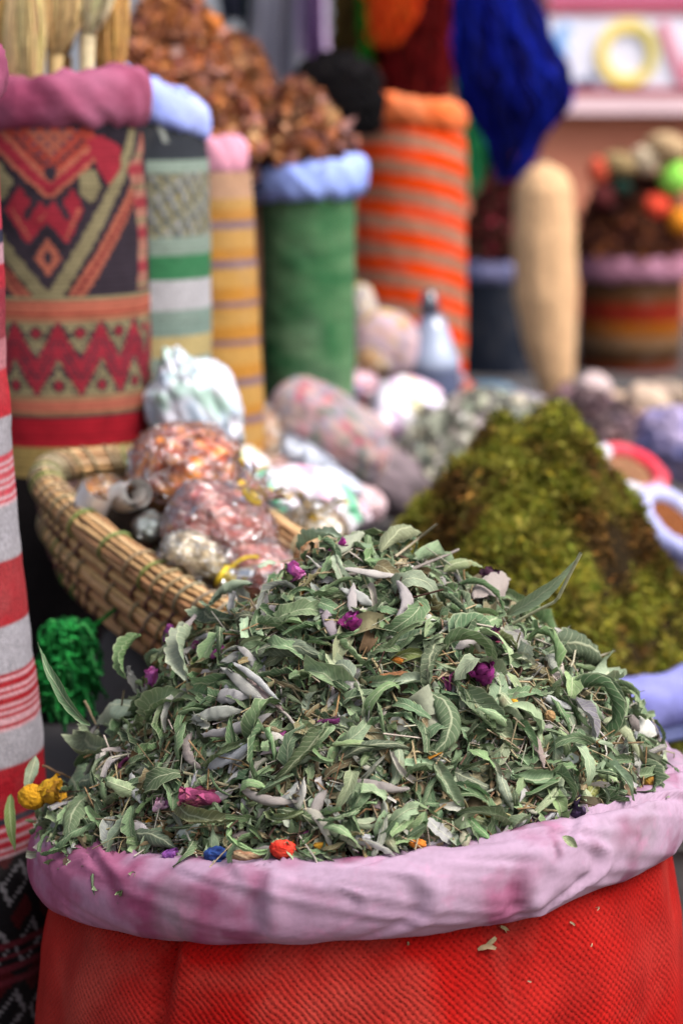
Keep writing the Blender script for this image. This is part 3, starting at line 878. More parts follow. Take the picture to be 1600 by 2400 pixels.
# (kind, x0,y0, x1,y1, width px, in-plane bend, arch, roll, twist, lift, label)
HERO = [
    ('v', 1075, 1612, 1212, 1762, 62, 0.25, 0.5, 0.7, 0.4, .008), ('v', 1000, 1628, 1006, 1772, 48, -2.0, 0.7, 1.0, 0.3, .008),
    ('v', 1150, 1605, 1232, 1702, 52, 0.5, 0.8, 1.1, 0.4, .006), ('v', 1030, 1500, 1008, 1628, 44, 0.7, 0.5, 1.2, 1.2, .007),
    ('v', 905, 1512, 1032, 1448, 42, 0.7, 0.6, 1.0, 0.2, .007), ('v', 896, 1520, 1004, 1540, 34, 0.6, 0.5, 0.9, 0.2, .006),
    ('v', 1028, 1384, 1112, 1456, 30, 0.1, 0.4, 2.2, 0.3, .007), ('v', 1092, 1502, 1172, 1450, 40, 0.1, 0.6, 1.0, 0.1, .007),
    ('v', 1296, 1512, 1400, 1560, 52, -0.5, 0.8, 0.9, 0.6, .008), ('v', 1402, 1570, 1326, 1640, 42, -0.9, 0.7, 0.9, 0.4, .008),
    ('v', 785, 1792, 962, 1754, 40, -0.9, 0.6, 1.1, 0.3, .008), ('v', 930, 1748, 908, 1854, 44, -0.8, 0.6, 0.9, 0.3, .007),
    ('v', 1024, 1788, 1082, 1894, 46, 0.8, 0.7, 1.0, 0.3, .007), ('v', 1168, 1808, 1200, 1902, 46, 0.4, 0.9, 1.0, 0.4, .007),
    ('v', 1078, 1898, 1174, 1918, 40, 1.3, 0.4, 0.9, 0.2, .006), ('v', 1200, 1818, 1312, 1806, 34, 1.2, 0.4, 1.0, 0.2, .006),
    ('v', 1412, 1692, 1502, 1792, 40, -1.4, 0.5, 1.0, 0.3, .006), ('v', 1486, 1726, 1582, 1782, 32, 0.3, 0.4, 1.2, 0.2, .006),
    ('v', 772, 1694, 640, 1834, 46, -0.5, 0.5, 1.2, 0.5, .010), ('v', 588, 1536, 756, 1548, 44, -0.8, 0.6, 0.8, 0.7, .007),
    ('v', 572, 1500, 588, 1578, 38, 0.2, 0.5, 0.7, 0.3, .008), ('v', 456, 1478, 440, 1600, 40, 0.3, 0.6, 1.0, 0.4, .007),
    ('v', 444, 1590, 418, 1692, 34, 0.2, 0.5, 1.0, 0.6, .006), ('v', 798, 1922, 986, 1880, 40, 0.9, 0.5, 1.0, 0.3, .008),
    ('v', 418, 1888, 572, 1916, 38, 1.0, 0.5, 1.0, 0.3, .007), ('v', 640, 1900, 760, 1940, 40, -0.5, 0.7, 1.2, 0.3, .006),
    ('v', 740, 1930, 852, 1992, 42, -0.3, 0.7, 1.2, 0.2, .006), ('v', 210, 1712, 340, 1756, 38, 0.9, 0.4, 1.2, 0.3, .007),
    ('v', 204, 1776, 272, 1932, 40, 0.7, 0.5, 0.9, 0.3, .007), ('v', 212, 1862, 160, 1972, 46, 0.3, 0.5, 0.5, 0.3, .007),
    ('v', 330, 1488, 300, 1592, 44, 1.2, 0.6, 0.9, 0.2, .006), ('v', 604, 1330, 648, 1318, 46, 0.2, 0.6, 0.6, 0.2, .008),
    ('v', 592, 1368, 486, 1424, 40, 0.9, 0.8, 1.5, 0.3, .007), ('v', 486, 1424, 566, 1450, 44, 1.0, 0.8, 1.1, 0.3, .007),
    ('v', 300, 1960, 420, 1990, 38, -0.4, 0.6, 1.1, 0.2, .005), ('v', 330, 1660, 230, 1700, 42, 0.4, 0.8, 0.8, 0.4, .006),
    ('v', 350, 1690, 460, 1640, 42, -0.4, 0.9, 0.9, 0.4, .006), ('v', 240, 1830, 180, 1850, 40, 0.4, 0.6, 0.9, 0.4, .006),
    ('v', 880, 1920, 935, 2000, 44, 0.2, 0.8, 0.8, 0.3, .004), ('v', 1010, 1960, 1030, 1890, 36, 0.2, 0.6, 0.7, 0.2, .005),
    ('v', 1380, 1780, 1450, 1830, 44, 0.7, 0.7, 0.8, 0.3, .006), ('v', 1360, 1880, 1424, 1832, 42, -0.4, 0.7, 0.9, 0.2, .004),
    ('v', 860, 1600, 960, 1590, 38, 0.5, 0.8, 1.0, 0.3, .006), ('v', 690, 1400, 780, 1420, 32, 0.4, 0.6, 1.0, 0.2, .006),
    ('v', 890, 1292, 984, 1256, 24, -0.5, 0.9, 0.9, 0.5, .007), ('v', 700, 1290, 800, 1262, 38, 0.3, 0.7, 0.9, 0.4, .006),
    ('v', 1040, 1340, 1130, 1330, 40, -0.8, 0.8, 0.9, 0.4, .006), ('v', 1110, 1660, 1060, 1590, 36, 0.4, 0.6, 1.0, 0.3, .007),
    ('v', 1250, 1560, 1180, 1540, 32, 0.4, 0.6, 1.0, 0.3, .006), ('v', 560, 1620, 500, 1600, 34, 0.4, 0.6, 1.0, 0.3, .006),
    ('v', 1310, 1700, 1350, 1790, 36, 0.5, 0.6, 1.1, 0.4, .006), ('v', 1240, 1860, 1340, 1850, 34, 0.5, 0.6, 1.1, 0.4, .005),
    ('s', 520, 1562, 640, 1660, 30, 0.1, 0.3, 1.2, 0.2, .011), ('s', 545, 1552, 660, 1650, 24, -0.2, 0.3, 1.6, 0.1, .013),
    ('s', 580, 1590, 668, 1664, 24, 0.3, 0.3, 1.4, 0.2, .010), ('s', 500, 1622, 590, 1632, 34, 0.4, 0.5, 0.7, 0.3, .009),
    ('s', 640, 1672, 466, 1722, 34, -0.6, 0.5, 1.2, 0.2, .011), ('s', 448, 1690, 570, 1668, 34, -0.3, 0.5, 0.9, 0.2, .009),
    ('s', 476, 1800, 600, 1728, 36, 0.8, 0.5, 1.0, 0.4, .011), ('s', 450, 1716, 474, 1800, 26, 1.4, 0.4, 1.2, 0.4, .009),
    ('s', 540, 1790, 585, 1762, 30, 0.4, 0.5, 0.9, 0.2, .008), ('s', 600, 1720, 690, 1748, 28, -0.3, 0.4, 1.1, 0.2, .009),
    ('s', 610, 1768, 680, 1752, 22, -0.2, 0.4, 1.2, 0.2, .008), ('s', 560, 1840, 700, 1880, 34, 0.7, 0.5, 1.3, 0.3, .010),
    ('s', 636, 1892, 696, 1830, 34, 0.9, 0.5, 1.0, 0.3, .009), ('s', 700, 1880, 712, 1836, 34, 0.2, 0.5, 0.8, 0.3, .008),
    ('s', 1228, 1712, 1276, 1800, 46, -0.5, 0.5, 1.0, 0.5, .008), ('s', 800, 1560, 850, 1640, 44, 0.3, 0.5, 0.9, 0.3, .008),
    ('s', 930, 1360, 925, 1460, 36, -1.2, 0.5, 1.1, 0.4, .010), ('s', 800, 1330, 960, 1352, 26, 0.4, 0.4, 1.2, 0.2, .010),
    ('s', 780, 1300, 850, 1248, 44, 0.2, 0.6, 0.8, 0.3, .008), ('s', 590, 1440, 690, 1420, 38, 0.5, 0.6, 1.0, 0.3, .007),
    ('s', 750, 1420, 790, 1520, 34, -0.2, 0.4, 1.2, 0.2, .008), ('s', 1050, 1520, 1140, 1480, 34, 0.3, 0.4, 1.1, 0.2, .008),
    ('s', 1270, 1630, 1340, 1660, 36, 0.3, 0.5, 0.9, 0.2, .007), ('s', 310, 1920, 372, 1972, 40, 0.4, 0.5, 0.7, 0.3, .006),
    ('s', 410, 1960, 470, 1930, 40, 0.2, 0.5, 0.7, 0.3, .006), ('s', 310, 1810, 340, 1890, 28, 0.4, 0.5, 1.2, 0.3, .007),
    ('s', 830, 1830, 960, 1850, 38, 0.3, 0.5, 1.0, 0.3, .008), ('s', 300, 1560, 330, 1630, 34, 0.2, 0.4, 1.0, 0.2, .006),
    ('s', 400, 2030, 430, 1985, 38, 0.3, 0.5, 0.7, 0.3, .003), ('s', 540, 1960, 590, 1950, 36, 0.3, 0.5, 0.7, 0.3, .005),
    ('s', 1440, 1620, 1400, 1660, 30, 0.3, 0.5, 0.9, 0.3, .005), ('s', 870, 1420, 800, 1380, 40, 0.3, 0.5, 0.8, 0.3, .007),
    ('s', 1540, 1756, 1590, 1742, 26, 0.3, 0.5, 0.9, 0.3, .006), ('s', 1110, 1400, 1190, 1350, 44, 0.2, 0.5, 0.6, 0.3, .007),
]
nleaf = 0
for i, (k, x0, y0, x1, y1, wpx, be, ar, ro, tw, lift) in enumerate(HERO):
    p0, p1 = on_pile(x0, y0, lift + .003), on_pile(x1, y1, lift + .003)
    if np.linalg.norm(p1 - p0) > 0.00045 * math.hypot(x1 - x0, y1 - y0):      # grazing: keep the length sensible
        p1 = p0 + (p1 - p0) / np.linalg.norm(p1 - p0) * 0.00045 * math.hypot(x1 - x0, y1 - y0)
    Lp = math.hypot(x1 - x0, y1 - y0)
    nr = pile_normal((p0 + p1) / 2) + np.array([0, -0.55, 0.1]) + rng.normal(0, 0.18, 3)
    me = leaf_mesh(k, min(0.44, (1.3 if k == 'v' else 1.5) * wpx / Lp), be * 1.15, ar * 1.7, ((ro * 1.5 + .35) * (-1 if i % 3 else 1) if k == 'v' else -(ro * 1.5 + .5)), tw * 1.8 * (1 if i % 2 else -1), 100 + i)
    put_leaf(me, p0, p1, nr, 'leaf' if k == 'v' else 'sage_leaf')
    nleaf += 1
# leaves that stand clear of the heap or hang over the cuff
FREE = [('v', at(1182, 1442, 1.19), at(1346, 1314, 1.17), 40, 0.5, 0.6, 1.0, 1.4), ('v', at(212, 1700, 1.12), at(88, 1506, 1.13), 34, -0.6, 0.5, 1.3, 1.6),
        ('v', at(24, 1862, 1.19), at(38, 1994, 1.175), 30, 0.3, 0.6, 0.9, 0.8), ('v', at(86, 1772, 1.19), at(64, 1866, 1.18), 34, 0.2, 0.7, 1.0, 0.6),
        ('v', at(1318, 1960, 1.052), at(1352, 1985, 1.05), 22, 0.2, 0.8, 0.9, 0.5)]
for i, (k, p0, p1, wpx, be, ar, ro, tw) in enumerate(FREE):
    Lp = np.linalg.norm(p1 - p0) / (1.15 / FPX)
    put_leaf(leaf_mesh(k, wpx / Lp, be, ar, ro, tw, 300 + i), p0, p1, np.array([0.1, -1, 0.4]))
    nleaf += 1
# fillers from shared meshes
protoV = [leaf_mesh('v', rng.uniform(.22, .38), rng.normal(0, 1.1), rng.uniform(.3, 1.9), rng.choice([-1, 1]) * rng.uniform(.8, 2.4), rng.normal(0, 1.0), 400 + i, 14, 7) for i in range(26)]
protoS = [leaf_mesh('s', rng.uniform(.26, .44), rng.normal(0, 1.0), rng.uniform(.3, 1.8), -rng.uniform(1.6, 2.8), rng.normal(0, 1.0), 500 + i, 12) for i in range(12)]
r = np.random.default_rng(33)
cand = []
while len(cand) < 292 - nleaf:
    px, py = r.uniform(120, 1540), r.uniform(1300, 1990)
    th = r.uniform(0, 2 * np.pi); Lp = r.uniform(60, 125)
    edge = np.interp(px, [60, 200, 330, 500, 640, 850, 1050, 1180, 1290, 1400, 1480, 1590], [1870, 1700, 1510, 1410, 1340, 1270, 1300, 1430, 1510, 1620, 1710, 1790])
    low = np.interp(px, [60, 200, 400, 800, 1100, 1300, 1450, 1590], [1930, 1960, 2000, 2010, 1970, 1930, 1870, 1810])
    if py < edge + 22 or py > low: continue
    cand.append((px, py, th, Lp))
for (px, py, th, Lp) in cand:
    lift = r.uniform(.001, .007)
    c = on_pile(px, py, lift)
    nn = pile_normal(c)
    d, n2 = rand_dirs(nn[None], r, 0.35)
    d, n2 = d[0], n2[0]
    L = Lp * 1.12 / FPX
    sagey = r.uniform() < 0.24
    put_leaf(protoS[r.integers(12)] if sagey else protoV[r.integers(26)], c - d * L / 2, c + d * L / 2, n2 + np.array([0, -0.35, 0]), 'sage_leaf' if sagey else 'leaf')

# twigs and stalks lying in the heap
TWIG = [([(712, 1714), (672, 1678), (640, 1650)], 9, (168, 160, 152), .012), ([(430, 1812), (520, 1838), (600, 1852)], 9, (176, 164, 132), .010),
        ([(1230, 1620), (1320, 1710), (1440, 1832)], 7, (150, 140, 116), .009), ([(790, 1348), (950, 1340), (1072, 1290)], 10, (140, 130, 124), .009),
        ([(925, 1305), (980, 1262), (1022, 1230)], 8, (176, 164, 140), .010), ([(740, 1345), (860, 1328), (945, 1322)], 6, (156, 138, 108), .009),
        ([(640, 1480), (720, 1452), (790, 1400)], 5, (150, 132, 98), .008), ([(870, 1546), (905, 1600), (940, 1660)], 8, (166, 150, 112), .009),
        ([(860, 1680), (900, 1664), (935, 1650)], 11, (170, 158, 128), .007), ([(846, 1925), (852, 1975), (858, 2016)], 12, (186, 164, 116), .006),
        ([(800, 1745), (840, 1690), (868, 1642)], 5, (166, 136, 74), .008), ([(570, 1790), (640, 1800), (680, 1775)], 6, (160, 130, 84), .007),
        ([(690, 1540), (760, 1560), (832, 1548)], 5, (150, 142, 130), .006), ([(500, 1950), (620, 1962), (745, 1960)], 5, (130, 98, 76), .006),
        ([(1020, 1890), (1080, 1900), (1150, 1915)], 6, (176, 142, 70), .007), ([(1098, 1860), (1130, 1880), (1195, 1912)], 7, (170, 160, 110), .008),
        ([(1330, 1560), (1370, 1530), (1392, 1510)], 5, (160, 150, 120), .008), ([(1390, 1540), (1420, 1532), (1440, 1526)], 6, (178, 170, 150), .012),
        ([(1510, 1848), (1560, 1852), (1606, 1862)], 6, (140, 108, 92), .011), ([(200, 1640), (215, 1680), (232, 1705)], 7, (160, 140, 112), .009),
        ([(100, 1796), (150, 1815), (178, 1828)], 7, (140, 108, 78), .010), ([(290, 1620), (285, 1660), (278, 1690)], 6, (150, 140, 116), .009),
        ([(210, 1902), (260, 1902), (340, 1918)], 5, (142, 112, 90), .007), ([(1030, 1450), (1040, 1480), (1042, 1500)], 5, (150, 120, 100), .008),
        ([(1205, 1770), (1214, 1800), (1228, 1822)], 8, (92, 74, 74), .007), ([(905, 1930), (912, 1960), (915, 2000)], 6, (140, 150, 112), .006)]
for pts, wpx, c, lift in TWIG:
    k = np.array([on_pile(a, b, lift) for a, b in pts])
    t = np.linspace(0, 1, 10)
    path = np.stack([np.interp(t, np.linspace(0, 1, len(k)), k[:, j]) for j in range(3)], -1)
    path = path + 0.0007 * vnoise(path, 120, 3, 2)[:, None] * np.array([1, 1, 1])
    V, Q, C = tubes(path[None], np.linspace(1.0, 0.75, 10)[None] * wpx * 0.5 * 1.12 / FPX, 6, lin(c)[None])
    link('twig', mesh_np('twig', V, Q, C), M['twig'], heap)
kk = np.array([at(1200, 1462, 1.16), at(1255, 1432, 1.155), at(1304, 1408, 1.15), at(1332, 1350, 1.145), at(1360, 1296, 1.14)])
t = np.linspace(0, 1, 16)
path = np.stack([np.interp(t, np.linspace(0, 1, 5), kk[:, j]) for j in range(3)], -1)
V, Q, C = tubes(path[None], 0.0009, 6, lin((176, 178, 140))[None])
link('twig', mesh_np('twig', V, Q, C), M['twig'], heap)['label'] = 'long bent pale stalk standing out of the heap'


# ------------------------------------------------------------------ flowers, buds and coloured pieces on the heap
def petals_mesh(c, d, L, W, n, colr, seed, open_=0.35, roll=0.9):
    """cupped petals round an axis d from c"""
    r = np.random.default_rng(seed)
    P, q, UV = leaf_batch(n, 7, 5, r.uniform(.5, .75, n) * W / L * 1.5, 0, r.uniform(-.2, .5, n), roll, 0, r.normal(0, .3, n), .06, 0, 0.06, 0.18, .05, seed, .07)
    d = d / np.linalg.norm(d)
    a = np.arange(n) * 2.4 + r.uniform(0, 1, n)
    u = np.cross(d, [0.3, 0.5, 0.81]); u /= np.linalg.norm(u); w = np.cross(d, u)
    rad = np.cos(a)[:, None] * u + np.sin(a)[:, None] * w
    dirs = d + rad * open_ * r.uniform(.5, 1.3, n)[:, None]
    pos = c + rad * W * 0.22
    V = place(P, pos, frames(dirs, -rad + 0.01), L * r.uniform(.8, 1.05, n))
    C = pick(n, colr, r, .12)
    V, Q, C, _ = many(V, q, C)
    return mesh_np('petals', V, Q, C)


def rosebud(px, py, lift, ang, Lpx, Wpx, pal, label, green=True, seed=0, open_=0.2):
    c = on_pile(px, py, lift + .004)
    nn = pile_normal(c)
    d = np.array([math.cos(ang), -0.25, math.sin(ang)]); d /= np.linalg.norm(d)
    L, W = Lpx * 1.05 / FPX, Wpx * .98 / FPX
    root = empty('rose_bud', c - d * L * 0.5, label, 'rose bud', 'dried rose buds on the herb heap')
    base = c - d * L * 0.45
    link('petals', petals_mesh(base, d, L * 0.95, W, 11, pal, seed, open_), M['petal'], root)
    P, D, q = blob(base + d * L * 0.4, W * .36, W * .36, L * .45, seed, .1, 2, (0, math.pi / 2 - ang, 0), 12, 16)
    link('bud_core', mesh_np('bud_core', P, q, np.broadcast_to(lin(pal[0][1]) * 0.7, P.shape)), M['petal'], root)
    if green:
        link('sepals', petals_mesh(base - d * L * .1, d, L * 0.75, W * 1.15, 5, [(1, (128, 136, 92)), (1, (112, 124, 84))], seed + 1, open_ + .15), M['litter'], root)
        V, Q, C = tubes(np.array([[base, base - d * L * .2, base - d * L * .42]]), np.array([[W * .17, W * .12, W * .05]]), 7, lin((104, 84, 88))[None])
        link('hip', mesh_np('hip', V, Q, C), M['twig'], root)
    return root


PK = [(3, (206, 110, 186)), (2, (180, 80, 150)), (1, (226, 150, 200))]
MG = [(3, (150, 46, 128)), (2, (120, 34, 98))]
rosebud(355, 1598, .010, 1.5, 76, 44, PK, 'upright bright pink rose bud with green sepals at the left of the heap', True, 1, .12)
rosebud(395, 1486, .010, 1.1, 50, 36, [(3, (152, 74, 148)), (1, (172, 96, 160))], 'round purple rose bud on the left shoulder of the heap', True, 2, .15)
rosebud(686, 1344, .010, 0.9, 56, 46, PK, 'pale pink open bud below the top of the heap', True, 3, .4)
rosebud(470, 1868, .012, 3.0, 104, 56, [(3, (152, 64, 106)), (2, (170, 88, 112)), (2, (128, 52, 92)), (1, (176, 120, 116))], 'largest rose bud, crumpled dark pink, lying on its side', False, 4, .1)
rosebud(830, 1462, .010, 2.2, 60, 42, MG, 'magenta petals half buried in the middle of the heap', False, 5, .5)
rosebud(1132, 1578, .010, 1.9, 62, 52, MG, 'deep magenta bud with a cream petal right of the middle', False, 6, .5)
rosebud(510, 1530, .009, 0.7, 46, 24, [(1, (160, 80, 140)), (1, (196, 150, 170))], 'thin purple bud just right of the long upright leaf', False, 7, .3)
rosebud(1146, 1350, .010, 1.6, 46, 42, [(1, (74, 36, 60)), (1, (52, 28, 46))], 'dark purple dried flower near the right of the top', False, 8, .6)
rosebud(1150, 1490, .008, 0.3, 60, 24, [(1, (140, 60, 88)), (1, (70, 36, 62))], 'dark red curled petals on the right slope', False, 9, .4)
rosebud(398, 2004, .008, 0.2, 40, 30, [(1, (160, 90, 176))], 'violet bud by the pink rim beside the blue lump', False, 10, .3)
rosebud(374, 1888, .008, 0.8, 44, 26, [(2, (226, 184, 208)), (1, (206, 130, 178))], 'small whitish pink petal left of the largest bud', False, 11, .4)
rosebud(802, 1272, .010, 0.6, 26, 20, [(1, (190, 70, 160))], 'tiny magenta petal at the very top of the heap', False, 12, .4)
rosebud(1352, 1905, .006, 0.5, 60, 34, [(1, (76, 58, 92)), (1, (58, 44, 70))], 'dusky violet flower by the rim at the lower right', False, 13, .6)
rosebud(770, 1690, .008, 0.1, 60, 14, [(1, (110, 44, 96))], 'narrow plum petal near the rolled green leaf', False, 14, .2)


def nugget(name, px, py, lift, wpx, hpx, c, label, cat, seed, rot=0.0, amp=.2, c2=None, Y=None, extra=None):
    p = on_pile(px, py, lift + .003) if Y is None else at(px, py, Y)
    k = .98 / FPX
    P, D, q = blob(p, wpx * .5 * k, min(wpx, hpx) * .5 * k, hpx * .5 * k, seed, amp, 3.5, (0, rot, 0), 30, 36, 2.1, .22)
    C = np.empty(P.shape); C[...] = lin(c)
    if c2 is not None:
        f = np.clip(.5 + 1.4 * vnoise(D, 2.5, seed, 2), 0, 1)[..., None]
        C = C * (1 - f) + lin(c2) * f
    root = empty(name, p, label, cat)
    link('body', mesh_np('body', P, q, C), M['petal'], root)
    if extra: link(extra[0], extra[1](p), M['petal'], root)
    return root


def flower_ruffle(p):
    return petals_mesh(p + np.array([.0025, 0, .001]), np.array([1, -.1, .25]), .014, .012, 14, [(2, (180, 134, 22)), (1, (150, 108, 26))], 50, .45)


nugget('yellow_flower_head', 76, 1868, .010, 72, 62, (186, 134, 12), 'mustard yellow dried flower head on the left rim', 'flower', 61, .2, .1, (190, 140, 22), 1.165, ('ruffle', flower_ruffle))
nugget('red_berry', 664, 1990, .008, 66, 42, (206, 44, 30), 'bright red dried berry by the front rim', 'berry', 62, 0.1, .16, (222, 74, 52))
nugget('blue_resin_lump', 508, 2004, .010, 58, 40, (24, 44, 104), 'dark blue rough lump by the front rim', 'dye lump', 63, 0, .3, (44, 74, 140))
nugget('onion_bulb', 580, 2010, .004, 84, 36, (146, 104, 78), 'papery brown bulb behind the rim right of the blue lump', 'bulb', 64, 0.1, .15, (176, 150, 120))
nugget('yellow_petal', 762, 1986, .005, 56, 20, (190, 140, 34), 'flat ochre petal between red berry and pale straw', 'petal', 65, .2, .2, (150, 104, 30))
nugget('chamomile_head', 1522, 1832, .008, 34, 30, (196, 158, 62), 'small yellow chamomile head at the right rim', 'flower', 66, .2, .3, (170, 120, 50))
nugget('orange_fruit_chip', 978, 1978, .004, 42, 22, (206, 120, 40), 'orange dried chip behind the front rim', 'dried chip', 67, .2, .3)
nugget('ochre_seed_head', 1204, 1648, .007, 22, 18, (206, 156, 40), 'yellow seed head right of the broad green leaf', 'seed head', 68, .2, .3)
nugget('tan_seed_head', 1288, 1678, .008, 26, 26, (176, 140, 96), 'tan seed head on the long straight stalk', 'seed head', 69, .2, .3)
nugget('amber_chip', 966, 1436, .007, 26, 26, (176, 112, 40), 'amber chip beside the curled grey leaf near the top', 'dried chip', 70, .2, .3)
nugget('bark_chip', 910, 1590, .009, 96, 26, (150, 104, 66), 'brown bark chip left of the curled leaf', 'bark', 71, -.25, .3, (120, 80, 54))
nugget('rust_chip', 932, 1548, .007, 30, 18, (172, 104, 36), 'rust orange chip under the middle leaves', 'dried chip', 72, 0, .3)

# crumbs that dropped onto the red cloth
def crumbs():
    r = np.random.default_rng(5)
    spot = [(900, 2190, 30, 8), (1010, 2170, 20, 10), (1150, 2206, 30, 10), (1180, 2180, 40, 22), (1140, 2225, 44, 20), (1390, 2130, 14, 30), (1340, 2165, 18, 12), (1170, 2170, 16, 10), (955, 2212, 14, 10), (1385, 2215, 8, 10), (1240, 2300, 10, 8)]
    N = len(spot)
    pos, nn, sz = [], [], []
    for px, py, a, b in spot:
        best = None
        for Yv in np.linspace(0.98, 1.2, 240):
            p = at(px, py, Yv)
            rr = np.interp(p[2] / RIMZ, [.35, .7, .9, .965, 1], [.186, .183, .172, .163, .153]) + .003
            if (p[0] - HX) ** 2 + (p[1] - HY) ** 2 < rr * rr: best = p; break
        p = best if best is not None else at(px, py, 1.03)
        pos.append(p); nn.append([p[0] - HX, p[1] - HY, 0.05]); sz.append(max(a, b) * 1.05 / FPX)
    pos, nn, sz = np.array(pos), np.array(nn), np.array(sz)
    nn /= np.linalg.norm(nn, axis=1)[:, None]
    d, n2 = rand_dirs(nn, r, .3)
    P, q, _ = leaf_batch(N, 5, 3, r.uniform(.25, .5, N), r.normal(0, .6, N), .8, 1.0, .2, .3, .05, 0, .1, .2, .1, 9)
    V, Q, C, _ = many(place(P - np.array([.5, 0, 0]), pos, frames(d, n2), sz), q, pick(N, [(1, (166, 140, 116)), (1, (150, 132, 104))], r))
    return mesh_np('herb_crumbs', V, Q, C)


o = link('herb_crumbs', crumbs(), M['litter'], kind='stuff')
tag(o, 'pale herb crumbs scattered on the red cloth under the rim', 'crumbs')

# ------------------------------------------------------------------ the tall narrow sacks on the left
# striped towel-like sack at the very left edge
LY = 1.275


def col_striped(Aa, rows, r):
    W_, R_ = (164, 160, 168), (160, 20, 34)
    E = [(0, 560, (190, 60, 80)), (560, 590, (48, 50, 74)), (590, 640, (196, 150, 165)), (640, 700, (180, 44, 60)), (700, 820, (150, 50, 66)), (820, 900, (190, 120, 130)), (900, 1010, (186, 44, 56)),
         (1010, 1105, W_)]
    for k in range(6): E += [(1105 + k * 20, 1116 + k * 20, (196, 70, 84)), (1116 + k * 20, 1125 + k * 20, (206, 170, 178))]
    E += [(1225, 1350, W_), (1350, 1500, R_), (1500, 1612, W_)]
    for k in range(7): E += [(1612 + k * 19, 1622 + k * 19, R_), (1622 + k * 19, 1631 + k * 19, (204, 158, 166))]
    E += [(1745, 1828, W_), (1828, 1945, R_), (1945, 1960, (52, 50, 62))]
    for k in range(4): E += [(1960 + k * 20, 1972 + k * 20, (182, 40, 56)), (1972 + k * 20, 1980 + k * 20, (206, 170, 178))]
    C = stripes(rows, E, (26, 24, 28))
    low = rows >= 2040
    s = Aa * 300
    wv = np.abs(((s + rows * .5) % 110) - 55) + np.abs((rows % 150) - 75)
    C[low & (wv > 78) & (wv < 92)] = lin((150, 148, 154))
    C[low & (wv < 40)] = lin((90, 22, 28))
    for a in (2235, 2262, 2289, 2316): C[(rows > a) & (rows < a + 12)] = lin((120, 44, 56))
    return C


zt_, zb_ = at(0, 225, LY)[2], 0.0
sack('striped_sack', 'tall red and white striped sack cut by the left edge', -0.228, LY, 0.0, zt_, [(0, .060), (.05, .072), (.38, .072), (.46, .0695), (.56, .066), (.66, .0605), (.75, .053), (.85, .0475), (.95, .0475), (1, .0465)],
     col_striped, dict(z=at(0, 165, LY)[2], R=.038, ta=.0145, tb=.019, c=(128, 60, 88), c2=(150, 80, 110)), wr=.0015, seed=41, na=200, dz=.0018)


# the kilim sack
KX, KY, KR = px_w(140 - 800, 1.66), 1.66, px_w(212, 1.66)


def seg(px, py, a, b):
    a, b = np.array(a, float), np.array(b, float)
    d = b - a
    t = np.clip(((px - a[0]) * d[0] + (py - a[1]) * d[1]) / (d @ d), 0, 1)
    return np.hypot(px - a[0] - t * d[0], py - a[1] - t * d[1])


def poly(px, py, pts):
    ins = np.zeros(px.shape, bool)
    n_ = len(pts)
    for i in range(n_):
        (x0, y0), (x1, y1) = pts[i], pts[(i + 1) % n_]
        c = ((y0 > py) != (y1 > py)) & (px < (x1 - x0) * (py - y0) / (y1 - y0 + 1e-9) + x0)
        ins ^= c
    return ins


